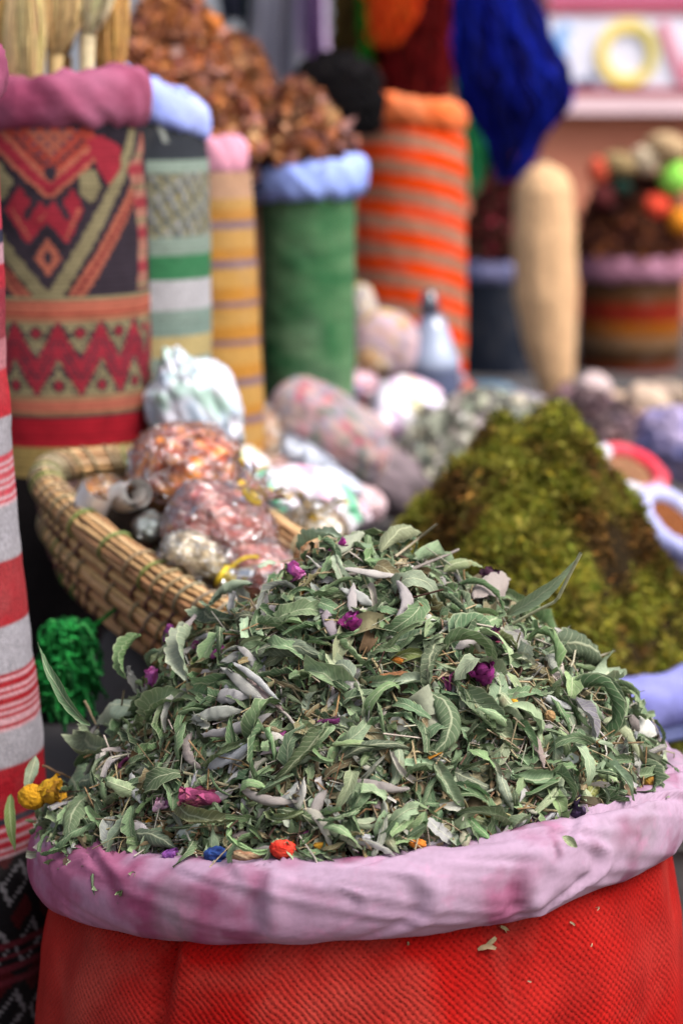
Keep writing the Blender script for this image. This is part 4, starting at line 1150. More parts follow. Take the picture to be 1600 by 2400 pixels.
def col_kilim(Aa, rows, r):
    DK, RD, OR, BG = (66, 56, 68), (182, 52, 70), (206, 118, 96), (166, 154, 118)
    s = Aa * 212.0
    x = 140 + np.abs(((s + 330) % 660) - 330) * np.sign(((s + 330) % 660) - 330)     # repeats behind
    # undo the foreshortening of the rows measured on the picture so the motif wraps the cylinder
    xm = np.where(np.abs(x - 140) < 209, x, 140 + 209 * np.sign(x - 140))
    y = np.floor(rows / 5) * 5 + 2.5
    x = np.floor(x / 5) * 5 + 2.5
    C = np.empty(rows.shape + (3,)); C[...] = lin(DK)

    def put(m, c): C[m] = lin(c)
    U = lambda p: (140 + 212 * math.asin(max(-.995, min(.995, (p[0] - 140) / 212))), p[1])
    S = lambda a, b, w: seg(x, y, U(a), U(b)) < w
    Pg = lambda pts: poly(x, y, [U(p) for p in pts])
    up = y < 694
    put(up & Pg([(0, 300), (340, 300), (345, 420), (300, 560), (205, 690), (80, 690), (0, 590)]), (52, 44, 56))
    # great V of beige and orange
    for (a, b) in (((-40, 440), (140, 690)), ((345, 300), (140, 690))):
        put(up & S(a, b, 30), DK)
    put(up & (S((-40, 520), (95, 715), 17) | S((352, 330), (190, 715), 17)), OR)
    put(up & (S((-40, 455), (132, 700), 16) | S((338, 300), (150, 700), 16)), BG)
    edge = up & Pg([(318, 400), (349, 330), (351, 690), (332, 690), (336, 560)])
    put(edge, (206, 142, 124))
    put(edge & ((np.floor(y / 26) % 3) == 0), (184, 70, 80))
    put(edge & ((np.floor(y / 26) % 3) == 2) & ((y % 26) < 9), (166, 154, 118))
    for (a, b) in (((0, 560), (92, 716)), ((349, 372), (184, 716))):
        put(up & S(a, b, 4), (150, 60, 62))
    # red shield with hooks
    put(up & Pg([(72, 425), (30, 490), (92, 590), (140, 535), (188, 590), (238, 490), (205, 425), (140, 470)]), DK)
    put(up & Pg([(76, 438), (42, 492), (94, 574), (140, 522), (186, 574), (224, 492), (198, 438), (140, 486)]), RD)
    put(up & (S((58, 490), (96, 556), 3) | S((214, 490), (184, 556), 3) | S((140, 500), (120, 520), 3)), (206, 118, 96))
    put(up & (S((80, 425), (114, 474), 8) | S((114, 474), (92, 508), 8) | S((200, 425), (168, 474), 8) | S((168, 474), (186, 508), 8)), DK)
    # small orange lozenge
    put(up & Pg([(140, 545), (182, 605), (140, 664), (98, 605)]), DK)
    put(up & Pg([(140, 558), (172, 605), (140, 650), (108, 605)]), OR)
    put(up & Pg([(140, 586), (154, 605), (140, 622), (126, 605)]), DK)
    # upper chevron
    put(up & Pg([(0, 300), (250, 300), (255, 350), (148, 452), (30, 340)]), (196, 80, 66))
    put(up & (S((0, 300), (146, 446), 15) | S((250, 352), (146, 446), 15)), RD)
    put(up & (S((20, 296), (148, 424), 6) | S((240, 346), (148, 424), 6) | S((-6, 318), (144, 462), 5) | S((256, 368), (150, 462), 5)), OR)
    put(up & Pg([(90, 306), (210, 306), (152, 372)]), OR)
    tz = np.abs((x + y) % 36 - 18) + np.abs((x - y) % 36 - 18)
    inn = Pg([(40, 302), (238, 302), (150, 408)])
    put(up & inn & (tz < 11), (112, 80, 96))
    put(up & inn & (tz > 29), (186, 92, 80))
    put(up & (S((60, 318), (146, 396), 3) | S((226, 330), (152, 396), 3)), DK)
    put(up & Pg([(150, 388), (168, 406), (150, 426), (132, 406)]), DK)
    # flanks
    put(up & Pg([(-60, 400), (28, 380), (64, 425), (40, 470), (-60, 470)]), BG)
    put(up & Pg([(212, 405), (250, 398), (262, 440), (240, 482), (214, 452)]), BG)
    put(up & Pg([(232, 330), (268, 318), (308, 348), (305, 400), (276, 440), (258, 400)]), RD)
    put(up & Pg([(-60, 340), (28, 356), (18, 388), (-60, 396)]), RD)
    # bands
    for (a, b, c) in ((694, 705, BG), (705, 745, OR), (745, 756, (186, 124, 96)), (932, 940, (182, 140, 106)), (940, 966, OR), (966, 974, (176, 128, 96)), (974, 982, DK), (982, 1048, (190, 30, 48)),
                      (1048, 1118, (186, 158, 96)), (1118, 3000, (34, 28, 30))):  # lowest near-black band: shade of the gap beside the basket, put into the cloth colour
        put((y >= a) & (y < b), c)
    put((y > 718) & (y < 723), (224, 130, 104))
    put((y > 735) & (y < 739), (184, 82, 62))
    z = (y >= 756) & (y < 932)
    per = 100.0
    sx = (s + 6 + 25)
    tri = np.abs((sx % per) / per * 2 - 1) * 2 - 1
    wv = 843 + 46 * tri
    dd = np.abs(y - wv)
    put(z, DK)
    top, bot = y < wv, y >= wv
    cell = ((np.floor(s / 13) + np.floor(y / 13)) % 2 == 0)
    put(z & (dd > 46) & cell, BG)
    put(z & (dd > 66), BG)
    put(z & (dd < 41), RD)
    put(z & (dd < 4), DK)
    put(z & (np.abs(dd - 20) < 3) & (np.abs(tri) < .6), DK)
    for (yc, off) in ((782, .5), (905, 0)):
        m = np.abs(((s / per + .31 + off) % 1) - .5) * per + np.abs(y - yc)
        put(z & (m < 20), DK)
        put(z & (m < 13), RD)
    C *= np.where((rows % 11) < 3.5, .72, 1.0)[..., None]
    C *= (1 + .16 * vnoise(np.stack([s * .05, rows * .35, 0 * s], -1), 1.0, 7, 2))[..., None]
    return C


zk1 = at(140, 285, KY - KR)[2]
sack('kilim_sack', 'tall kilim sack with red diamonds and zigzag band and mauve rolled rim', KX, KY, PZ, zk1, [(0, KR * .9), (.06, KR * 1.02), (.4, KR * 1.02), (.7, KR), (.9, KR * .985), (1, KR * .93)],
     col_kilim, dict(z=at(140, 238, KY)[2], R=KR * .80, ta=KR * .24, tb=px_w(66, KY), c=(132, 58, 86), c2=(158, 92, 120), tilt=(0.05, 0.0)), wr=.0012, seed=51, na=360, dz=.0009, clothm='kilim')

# navy and green banded sack behind it
NX, NY, NR = px_w(352 - 800, 1.80), 1.80, px_w(142, 1.80)


def col_navy(Aa, rows, r):
    GG = (150, 168, 156)
    C = stripes(rows, [(0, 376, (56, 60, 68)), (376, 408, GG), (408, 560, (140, 140, 122)), (560, 600, GG), (600, 660, (62, 128, 86)), (660, 728, (196, 194, 200)), (728, 790, (140, 162, 152)),
                       (790, 842, (196, 176, 122)), (842, 900, GG), (900, 980, (62, 128, 86)), (980, 1100, (196, 194, 200))], (70, 76, 80))
    s = Aa * 150
    m = (rows > 408) & (rows < 560)
    k = (np.floor(s / 9) * 7 + np.floor(rows / 9) * 13 + np.floor(s / 27) * 5) % 11
    C[m & (k < 3)] = lin((86, 92, 96)); C[m & (k == 4)] = lin((176, 160, 100)); C[m & (k == 7)] = lin((174, 176, 186))
    fine = (np.floor(rows / 6) % 2 == 0) & ((rows > 376) & (rows < 408) | (rows > 560) & (rows < 600) | (rows > 728) & (rows < 790))
    C[fine] *= .84
    d = (np.abs(s - 35 - (rows - 280) * .45) < 7) & (rows < 335)
    C[d] = lin((170, 176, 170))
    return C


sack('navy_green_sack', 'slim sack banded navy, grey green, green and white with periwinkle rim', NX, NY, PZ, at(352, 265, NY)[2], [(0, NR * .92), (.1, NR), (.9, NR), (1, NR * .9)], col_navy,
     dict(z=at(352, 228, NY)[2], R=NR * .80, ta=NR * .24, tb=px_w(48, NY), c=(152, 168, 240), c2=(166, 180, 246), tilt=(-.42, 0)), wr=.0012, seed=61, na=220, dz=.0013)

# yellow sack with thin purple lines
YX, YY, YR = px_w(505 - 800, 1.95), 1.95, px_w(112, 1.95)


def col_yellow(Aa, rows, r):
    C = stripes(rows, [], (204, 142, 60))
    ph = (rows - 522) % 92
    C[(ph > 20) & (ph < 62)] = lin((208, 160, 88))
    C[(ph < 16)] = lin((142, 116, 126))
    C[rows < 470] = lin((204, 160, 130))
    return C


sack('yellow_striped_sack', 'slim mustard yellow sack with thin purple lines and a pale pink rim', YX, YY, PZ, at(505, 400, YY)[2], [(0, YR * .96), (.1, YR * 1.06), (.5, YR), (1, YR * .76)], col_yellow,
     dict(z=at(505, 368, YY)[2], R=YR * .50, ta=YR * .24, tb=px_w(46, YY), c=(222, 160, 182), c2=(214, 146, 168)), wr=.0012, seed=71)

# green sack
GX, GY, GR = px_w(722 - 800, 2.2), 2.2, px_w(111, 2.2)


def col_green(Aa, rows, r):
    f = np.clip(.5 + .9 * vnoise(np.stack([Aa * 1.6, rows * .030, 0 * Aa], -1), 1.0, 3, 3), 0, 1)[..., None]
    C = lin((44, 110, 66)) * (1 - f) + lin((112, 154, 110)) * f
    C[(np.floor(rows / 9) % 3 == 0)] *= .88
    return C


sack('green_sack', 'grass green ribbed sack with a thick periwinkle rolled rim', GX, GY, PZ, at(722, 460, GY)[2], [(0, GR * .9), (.12, GR * .93), (.6, GR * .98), (1, GR)], col_green,
     dict(z=at(722, 418, GY)[2], R=GR * .93, ta=GR * .34, tb=px_w(48, GY), c=(150, 172, 250), c2=(162, 184, 252), amp=.16, tilt=(.06, 0)), wr=.0022, seed=81)

# orange striped sack
OX, OY, OR_ = px_w(955 - 800, 2.6), 2.6, px_w(140, 2.6)


def col_orange(Aa, rows, r):
    rr = rows - 22 * Aa - 26 * (1 - np.cos(Aa))
    ph = (rr - 346) % 66
    C = stripes(rows, [], (190, 132, 104))
    C[ph < 35] = lin((255, 76, 6))
    C[(ph > 47) & (ph < 53)] = lin((168, 120, 100))
    return C


sack('orange_striped_sack', 'stout orange and beige striped sack in the middle distance', OX, OY, PZ, at(955, 292, OY)[2], [(0, OR_ * .92), (.1, OR_ * .98), (.6, OR_ * .95), (.9, OR_ * .92), (1, OR_ * .84)], col_orange,
     dict(z=at(955, 262, OY)[2], R=OR_ * .70, ta=OR_ * .22, tb=px_w(36, OY), c=(226, 100, 42), c2=(220, 132, 88), tilt=(-.14, 0)), wr=.002, seed=91, lean=(.004, 0))


# ------------------------------------------------------------------ what the sacks hold
def flake_heap(name, label, cat, cx, cy, z, R, prof, pal, core, N, s0, s1, seed, asp=(.6, 1.1), lump=.006, squash=1.0, slope=(0, 0), roll=1.2, matn='litter', nu=5, nv=4, tilt=.8, group=None):
    f = heap_surface(cx, cy, z, R, prof, seed, lump, 60, squash, slope)
    r = np.random.default_rng(seed)
    root = empty(name, (cx, cy, z), label, cat, group)
    link('heap_core', mound_mesh('heap_core', f, cx, cy, R, core, squash, 40, 64, .02, seed), M['mound'], root)
    pos, nn = surf_points(f, cx, cy, R * .98, N, r, squash, .7)
    d, n2 = rand_dirs(nn, r, tilt)
    pos = pos + nn * (r.uniform(-.1, .5, N) * s1)[:, None]
    P, q, _ = leaf_batch(N, nu, nv, r.uniform(asp[0], asp[1], N), r.normal(0, .6, N), r.normal(0, 1.2, N), r.normal(0, roll, N), r.uniform(0, .5, N), r.normal(0, .8, N), .12, 0, .15, .15, .1, seed)
    C = pick(N, pal, r, .22)
    tint = 1 + .35 * vnoise(pos, 45, seed + 2, 2)
    V, Q, C, _ = many(place(P - np.array([.5, 0, 0]), pos, frames(d, n2), r.uniform(s0, s1, N)), q, np.clip(C * tint[:, None], .004, .9))
    link('dried_pieces', mesh_np('dried_pieces', V, Q, C), M[matn], root, kind='stuff')
    return root


BRN = [(4, (168, 106, 78)), (3, (186, 118, 78)), (2, (200, 128, 74)), (2, (136, 80, 66)), (2, (176, 124, 118)), (1, (84, 50, 44)), (1, (200, 158, 116))]
flake_heap('hibiscus_heap', 'brown dried flower heap rising steeply over the periwinkle rim at upper left', 'dried flowers', px_w(420 - 800, 2.14), 2.14, at(420, 330, 2.14)[2], px_w(190, 2.14),
           [(0, px_w(330, 2.14)), (.25, px_w(310, 2.14)), (.5, px_w(235, 2.14)), (.8, px_w(120, 2.14)), (1, 0)], BRN + [(2, (196, 116, 58))], (86, 50, 38), 4200, .006, .015, 101, slope=(-.2, 0))
hs = PZ
sack('brown_sack', 'plain brown sack mostly hidden behind the navy and yellow sacks', px_w(420 - 800, 2.14), 2.14, PZ, at(420, 320, 2.14)[2], [(0, .05), (.1, .054), (1, .066)], lambda a, ro, r: stripes(ro, [], (112, 74, 60)), None, seed=103)
flake_heap('rose_hip_heap', 'reddish brown dried flower heap in the yellow striped sack', 'dried flowers', px_w(552 - 800, 2.32), 2.32, at(552, 395, 2.32)[2], px_w(142, 2.32),
           [(0, px_w(300, 2.32)), (.3, px_w(262, 2.32)), (.6, px_w(170, 2.32)), (1, 0)], BRN, (86, 50, 38), 2600, .006, .014, 104)
sack('rust_sack', 'plain rust sack mostly hidden behind the yellow striped sack', px_w(535 - 800, 2.32), 2.32, PZ, at(535, 385, 2.32)[2], [(0, .033), (.1, .036), (1, .036)], lambda a, ro, r: stripes(ro, [], (128, 80, 62)), None, seed=105)
flake_heap('dried_bark_heap', 'low brown bark heap over the rim of the green sack', 'dried bark', GX - .006, GY, at(722, 398, GY)[2], GR * .98,
           [(0, px_w(185, GY)), (.25, px_w(168, GY)), (.6, px_w(104, GY)), (.85, px_w(40, GY)), (1, 0)], BRN + [(3, (160, 112, 78))], (92, 58, 42), 2400, .006, .015, 106, slope=(-.35, 0))


# straw seed heads standing in the kilim sack
def seed_head(px_top, py_top, px_neck, py_neck, px_bot, py_bot, wpx, Y, tone, label, seed, flip=False, nray=230):
    r = np.random.default_rng(seed)
    top, neck, bot = at(px_top, py_top, Y), at(px_neck, py_neck, Y), at(px_bot, py_bot, Y)
    root = empty('straw_seed_head', bot, label, 'dried seed head', 'straw seed heads in the kilim sack')
    ax = top - neck
    W = px_w(wpx * 1.28, Y) / 2
    a = r.uniform(0, 2 * np.pi, nray); k = np.sqrt(r.uniform(.15, 1, nray)) * W
    ox, oy = np.cos(a) * k, np.sin(a) * k
    t = np.linspace(0, 1, 8)
    shp = np.sin(np.clip(t * 1.35, 0, 1) * np.pi / 2) ** .8 * (1 - .30 * t ** 3)
    pa = neck[None, None] + ax[None, None] * t[None, :, None] * r.uniform(.9, 1.08, nray)[:, None, None]
    pa = pa + np.stack([ox[:, None] * shp, oy[:, None] * shp, 0 * ox[:, None] * shp], -1) + r.normal(0, .0004, (nray, 8, 3))
    c = pick(nray, [(3, tone), (2, tuple(int(v * .88) for v in tone)), (1, tuple(min(255, int(v * 1.1)) for v in tone))], r, .1)
    V, Q, C = tubes(pa, .00095, 3, c)
    link('rays', mesh_np('rays', V, Q, C), M['straw'], root, kind='stuff')
    st = np.array([[bot, bot * .5 + neck * .5, neck, neck + ax * .06]])
    V, Q, C = tubes(st, np.array([[.0042, .0040, .0052, .006]]) * (Y / 1.5), 9, lin(tone)[None])
    link('stalk', mesh_np('stalk', V, Q, C), M['straw'], root)


for (args) in ((60, -40, 62, 300, 62, 330, 84, KY - .012, (226, 196, 140), 'leftmost broad straw seed head in the kilim sack', 201),
               (150, -70, 130, 140, 128, 320, 100, KY + .004, (230, 198, 140), 'wide straw seed head with its neck just above the mauve rim', 202),
               (236, -90, 205, 92, 204, 320, 84, KY + .012, (240, 224, 180), 'palest straw seed head with a tall thin neck', 203),
               (262, -60, 258, 240, 252, 320, 74, KY + .034, (216, 170, 100), 'golden straw seed head behind the palest one', 204),
               (10, -60, 4, 200, 20, 320, 70, KY + .03, (184, 150, 92), 'darker straw seed head behind the mauve rim at left', 205),
               (110, -120, 150, 150, 150, 320, 90, KY + .045, (172, 130, 70), 'deep gold straw seed head at the back of the sack', 206)):
    seed_head(*args)

# ------------------------------------------------------------------ coiled basket with its goods
BC = np.array([-0.090, 1.4463]); BA, BB = 0.150, 0.055
bu, bv = np.array([.522, -.853]), np.array([.853, .522])
bk = empty('coiled_basket', (BC[0], BC[1], PZ), 'oval coiled straw basket with brown and green bindings lying before the kilim sack', 'basket')


def basket_path(sc_, z_, nn_=140):
    t = np.linspace(0, 2 * np.pi, nn_, endpoint=False)
    e = 2 / 3.2
    a = np.sign(np.cos(t)) * np.abs(np.cos(t)) ** e * (BA - sc_)
    b = np.sign(np.sin(t)) * np.abs(np.sin(t)) ** e * (BB - sc_ * .9)
    p = BC[None] + a[:, None] * bu + b[:, None] * bv
    z0 = .663 - .17 * a
    return np.concatenate([p, (z0 - z_)[:, None]], 1), t


def closed_tubes(paths, rad, sides, colr):
    paths = np.asarray(paths)
    N, Mn = paths.shape[:2]
    T = np.roll(paths, -1, 1) - np.roll(paths, 1, 1)
    T /= np.maximum(np.linalg.norm(T, axis=-1, keepdims=True), 1e-9)
    A = np.cross(T, [0, 0, 1.0]); A /= np.maximum(np.linalg.norm(A, axis=-1, keepdims=True), 1e-9)
    B = np.cross(A, T)
    a = np.linspace(0, 2 * np.pi, sides, endpoint=False)
    r_ = np.broadcast_to(np.asarray(rad, float), (N, Mn))[..., None, None]
    V = paths[:, :, None] + r_ * (np.cos(a)[:, None] * A[:, :, None] + np.sin(a)[:, None] * B[:, :, None])
    q = grid_quads(Mn, sides, True, True)
    C = np.broadcast_to(np.asarray(colr)[:, None, :], (N, Mn * sides, 3))
    V, Q, C, _ = many(V.reshape(N, -1, 3), q, C)
    return V, Q, C


rb = np.random.default_rng(77)
DROPS = [0, .0150, .0280, .0420, .0540, .0625, .0690, .0740]
INSET = [0, .0015, .0035, .0075, .0150, .0250, .0360, .0470]
nco = 8
for k in range(nco):
    rc = .0092 if k in (0,) else (.0056 if k % 2 else .0080)
    cen, t = basket_path(INSET[k], DROPS[k])
    T = np.roll(cen, -1, 0) - np.roll(cen, 1, 0); T /= np.linalg.norm(T, axis=1)[:, None]
    A = np.cross(T, [0, 0, 1.0]); A /= np.linalg.norm(A, axis=1)[:, None]
    B = np.cross(A, T)
    ns = 13
    th = np.linspace(0, 2 * np.pi, ns, endpoint=False)
    pa = np.stack([cen + rc * (.92 + .10 * vnoise(cen, 60, i, 1))[:, None] * (np.cos(x) * A + np.sin(x) * B) + rb.normal(0, .0003, cen.shape) for i, x in enumerate(th)])
    cc = pick(ns, [(3, (192, 144, 92)), (2, (156, 108, 66)), (2, (210, 172, 118)), (1, (126, 86, 58))] if k else [(3, (196, 156, 106)), (2, (170, 130, 90)), (1, (208, 178, 132))], rb, .12)
    V1 = closed_tubes(pa, .0017, 5, cc)
    V2 = closed_tubes(cen[None], rc * .85, 8, lin((92, 64, 42))[None])
    V, Q, C = join([V1, V2])
    co = link('coil', mesh_np('coil', V, Q, C), M['straw'], bk)
    # bindings wound round the coil
    nb_ = 64
    idx = np.linspace(0, len(cen), nb_, endpoint=False).astype(int)
    ring = np.linspace(0, 2 * np.pi, 14, endpoint=False)
    pb = np.stack([cen[i] + (rc + .0016) * (np.cos(ring)[:, None] * A[i] + np.sin(ring)[:, None] * B[i]) + T[i] * (.0045 * np.sin(ring))[:, None] for i in idx])
    pal = [(4, (140, 122, 92)), (1, (120, 132, 72)), (1, (150, 134, 110))] if k % 2 == 0 else [(5, (96, 58, 62)), (1, (120, 84, 78))]
    if k > 3: pal = [(3, (96, 60, 50)), (2, (70, 120, 44)), (2, (140, 30, 34)), (2, (120, 96, 64))]
    bc = pick(nb_, pal, rb, .12)
    if k < 4:
        for w_i in range(nb_):
            V, Q, C = closed_tubes(pb[w_i:w_i + 1], .0012, 4, bc[w_i:w_i + 1])
            link('binding', mesh_np('binding', V, Q, C), M['straw'], co)
    else:
        V, Q, C = closed_tubes(pb, .0011, 5, bc)
        link('binding', mesh_np('binding', V, Q, C), M['straw'], co, kind='stuff')
bp, t = basket_path(.030, .066)
P = np.stack([bp * 0 + bp.mean(0), bp], 0)
link('basket_floor', mesh_np('basket_floor', P, grid_quads(2, len(bp), wrap_v=True), np.broadcast_to(lin((120, 90, 58)), P.shape)), M['straw'], bk)
bp0, _ = basket_path(.030, .064); bp1, _ = basket_path(.006, .008)
P = np.stack([bp0, bp1], 0)
link('lining', mesh_np('lining', P, grid_quads(2, len(bp0), wrap_v=True), np.broadcast_to(lin((60, 44, 32)), P.shape)), M['straw'], bk)
# the dark bundle it rests on
P, D, q = blob((BC[0], BC[1], (PZ + .592) / 2 - .006), .105, .045, (.592 - PZ) / 2 + .004, 401, .10, 2.5, (0, math.radians(9.5), math.atan2(bu[1], bu[0])), 30, 40, 3.0, .05)
P[..., 2] = np.maximum(P[..., 2], PZ + .001)
bb = link('cloth_bundle', mesh_np('cloth_bundle', P, q), M['blackcloth'])
tag(bb, 'black cloth bundle in the shadow under the straw basket', 'cloth bundle')
center_mesh(bb)


# green raffia tuft hanging at the basket
def raffia():
    r = np.random.default_rng(91)
    N = 260
    c0 = at(160, 1470, 1.40)
    t = np.linspace(0, 1, 26)
    ang = r.uniform(0, 2 * np.pi, N)
    sp = r.uniform(.003, .021, N)
    L = r.uniform(.02, .058, N)
    wob = r.uniform(10, 24, N)[:, None] * t + r.uniform(0, 6, N)[:, None]
    am = r.uniform(.002, .0055, N)[:, None]
    x = c0[0] + np.cos(ang)[:, None] * sp[:, None] * np.sqrt(t) + am * np.sin(wob) * t
    y = c0[1] + np.sin(ang)[:, None] * sp[:, None] * np.sqrt(t) + am * np.cos(wob * 1.2) * t
    z = c0[2] + .010 * np.sin(np.pi * t) - L[:, None] * t ** 1.2 + am * np.sin(wob * 1.4) * t
    return tubes(np.stack([x, y, z], -1), .0011, 4, pick(N, [(3, (34, 128, 58)), (2, (20, 84, 38)), (1, (70, 160, 86))], r, .15))


V, Q, C = raffia()
rf = empty('green_raffia_tassel', at(160, 1470, 1.40), 'bright green raffia tassel hanging between basket and striped sack', 'tassel')
link('strands', mesh_np('strands', V, Q, C), M['yarn'], rf, kind='stuff')
cen, _ = basket_path(.0035, .036)
near = cen[np.argmin(np.linalg.norm(cen[:, :2] - at(160, 1470, 1.40)[:2], axis=1))]
V, Q, C = tubes(np.array([[at(160, 1470, 1.40), (at(160, 1470, 1.40) + near) / 2 + np.array([0, 0, -.006]), near]]), .0014, 5, lin((30, 120, 50))[None])
link('cord', mesh_np('cord', V, Q, C), M['yarn'], rf)


# ------------------------------------------------------------------ packets and pouches
def pouch(name, label, cat, px, py, Y, wpx, hpx, dep, colfn, seed, rot=0.0, m='plastic', amp=.14, amp2=.10, tie=None, group=None, power=2.3, st=(1, 1, 1)):
    c = at(px, py, Y)
    rx, rz = px_w(wpx, Y) / 2, px_w(hpx, Y) / 2
    root = empty(name, (c[0], c[1], c[2] - rz), label, cat, group)
    if m == 'plastic':
        P, D, q = blob(c, rx * .93, dep / 2 * .93, rz * .93, seed, amp, 3.2, (0, rot, 0), 44, 60, power, amp2 * .6)
        C = colfn(D, P)
        link('contents', mesh_np('contents', P, q, np.clip(C, .003, .92)), M['fill'], root)
        P, D, q = blob(c, rx, dep / 2, rz, seed, amp, 3.2, (0, rot, 0), 60, 80, power, 0)
        k = 1 + .10 * (1 - 2.4 * np.abs(vnoise(D, 4.5, seed + 7, 2))) + .04 * (1 - 2 * np.abs(vnoise(D, 11, seed + 8, 1)))
        P = c + (P - c) * np.maximum(k, .985)[..., None]
        link('clear_wrap', mesh_np('clear_wrap', P, q), M['film'], root)
        mt = M['film']
    else:
        P, D, q = blob(c, rx, dep / 2, rz, seed, amp, 3.2, (0, rot, 0), 56, 72, power, 0)
        C = colfn(D, P)
        Ds = D * np.array(st)
        k = 1 + 1.2 * amp2 * (.5 - 2 * np.abs(vnoise(Ds, 4.2, seed + 7, 2))) + .25 * amp2 * (.5 - 2 * np.abs(vnoise(Ds, 9, seed + 8, 1)))
        if st != (1, 1, 1): k = k * (1 - .45 * np.clip(D[..., 2], 0, 1) ** 2 * (1 - np.abs(D[..., 2]) ** 8))
        P = c + (P - c) * k[..., None]
        link('wrapping', mesh_np('wrapping', P, q, np.clip(C, .003, .92)), M[m], root)
        mt = M[m]
    if tie:
        tpx, tpy, tc = tie
        b = at(tpx, tpy, Y - dep * .25)
        dr = b - c; dr[1] = -.25 * abs(dr[0]); dr /= np.linalg.norm(dr)
        u = np.cross(dr, [0, 1, 0]); u /= np.linalg.norm(u); w_ = np.cross(dr, u)
        a = np.linspace(0, 2 * np.pi, 40, endpoint=False)
        rw = np.linspace(0, 1, 8)
        Rr, A_ = np.meshgrid(rw, a, indexing='ij')
        rad_ = (.0045 + .010 * Rr ** 1.5) * (1 + .35 * Rr * np.sin(A_ * 7 + seed))
        P = b + dr * (Rr * .020 - .004)[..., None] + rad_[..., None] * (np.cos(A_)[..., None] * u + np.sin(A_)[..., None] * w_)
        link('gathered_neck', mesh_np('gathered_neck', P, grid_quads(8, 40, wrap_v=True), np.broadcast_to(C.reshape(-1, 3).mean(0), P.shape)), mt, root)
        a = np.linspace(0, 2 * np.pi, 16, endpoint=False)
        V1 = closed_tubes((b + .0058 * (np.cos(a)[:, None] * u + np.sin(a)[:, None] * w_))[None], .0016, 6, lin(tc)[None])
        t = np.linspace(0, 1, 8)[:, None]
        ends = np.stack([b - w_ * .006 + t * (dr * .012 + sg_ * u * .020) + np.sin(t * 3.1) * np.array([0, 0, .004]) for sg_ in (-1, 1)])
        V2 = tubes(ends, .0011, 4, np.broadcast_to(lin(tc), (2, 3)))
        V, Q, C = join([V1, V2])
        link('twist_tie', mesh_np('twist_tie', V, Q, C), M['straw'], root, kind='stuff')
    return root


def mixcol(pal, scale=2.5, seed=0):
    cs = [lin(p) for p in pal]

    def f(D, P):
        C = np.empty(D.shape); C[...] = cs[0]
        for i, c in enumerate(cs[1:]):
            k = np.clip(vnoise(D, scale * (1 + .3 * i), seed + i * 3 + 1, 2) * 3.2 - .1, 0, 1)[..., None]
            C = C * (1 - k) + c * k
        return C
    return f


def bandcol(pal, n=9, axis=(1, 0, 0), seed=0):
    cs = np.array([lin(p) for p in pal])

    def f(D, P):
        t = D @ np.array(axis, float) / 2 + .5 + .03 * vnoise(D, 3, seed, 2)
        return cs[(np.floor(t * n).astype(int)) % len(cs)]
    return f


pouch('spice_packet', 'amber wrapped packet of orange dried flowers in the basket', 'packet', 435, 1095, 1.53, 250, 190, .085, mixcol([(186, 80, 30), (228, 104, 30), (116, 40, 34), (206, 110, 90), (236, 150, 50), (130, 60, 26)], 3.2, 1), 301, .1, tie=(560, 1150, (206, 166, 40)))
pouch('pink_salt_packet', 'clear packet of dusky pink crystals at the near end of the basket', 'packet', 520, 1240, 1.44, 270, 190, .08, mixcol([(184, 112, 104), (196, 128, 116), (170, 84, 80), (206, 160, 150), (150, 96, 84)], 3.4, 2), 302, .45, tie=(590, 1165, (210, 176, 50)))
pouch('clear_packet', 'crumpled clear packet of yellowish resin on the basket edge', 'packet', 455, 1300, 1.385, 150, 90, .05, mixcol([(176, 160, 130), (206, 196, 176), (150, 130, 96)], 3, 3), 303, .4, tie=(520, 1350, (210, 180, 40)))
pouch('grey_leaf_packet', 'small clear packet of grey green leaves beside the white paper roll', 'packet', 348, 1235, 1.46, 70, 60, .04, mixcol([(140, 148, 140), (176, 186, 186), (96, 108, 100)], 3, 4), 304)
pouch('amber_packet', 'honey coloured small packet deep in the basket by the paper roll', 'packet', 240, 1150, 1.53, 110, 64, .05, mixcol([(190, 130, 56), (214, 178, 120), (150, 90, 40)], 3, 5), 305)
pouch('rosy_packet', 'lower dusky rose packet filling the basket behind the heap', 'packet', 600, 1330, 1.41, 170, 130, .06, mixcol([(176, 108, 100), (190, 140, 124), (150, 90, 80)], 3, 6), 306, .4)
pouch('beige_packet', 'beige wrapped packet deep in the basket under the pink crystals', 'packet', 450, 1360, 1.42, 220, 120, .06, mixcol([(150, 120, 96), (176, 150, 124), (120, 92, 70)], 3, 7), 307, .5)


# curled white paper
def curl(c0, L, w, turns, colr, seed, ax=(1, 0, 0.2)):
    t = np.linspace(0, 1, 40)
    a = t * turns * 2 * np.pi
    rr = w * (1 - .55 * t)
    ax = np.array(ax, float) / np.linalg.norm(ax)
    u = np.cross(ax, [0, 1, 0.2]); u /= np.linalg.norm(u); v_ = np.cross(ax, u)
    ed = np.array(c0) + rr[:, None] * (np.cos(a)[:, None] * u + np.sin(a)[:, None] * v_)
    P = np.stack([ed - ax * L / 2, ed - ax * L / 4, ed + ax * L / 4, ed + ax * L / 2], 1)
    return mesh_np('sheet', P, grid_quads(40, 4), np.broadcast_to(lin(colr), P.shape))


cr_ = empty('curled_paper', at(300, 1180, 1.49), 'curled white paper strip in the far end of the basket', 'paper')
link('sheet', curl(at(308, 1158, 1.46), .026, .0115, 1.7, (226, 224, 222), 1, (.35, -.8, .25)), M['paper'], cr_)
link('sheet', curl(at(236, 1168, 1.46), .024, .0145, .55, (240, 240, 246), 2, (.3, -.5, .6)), M['paper'], cr_)

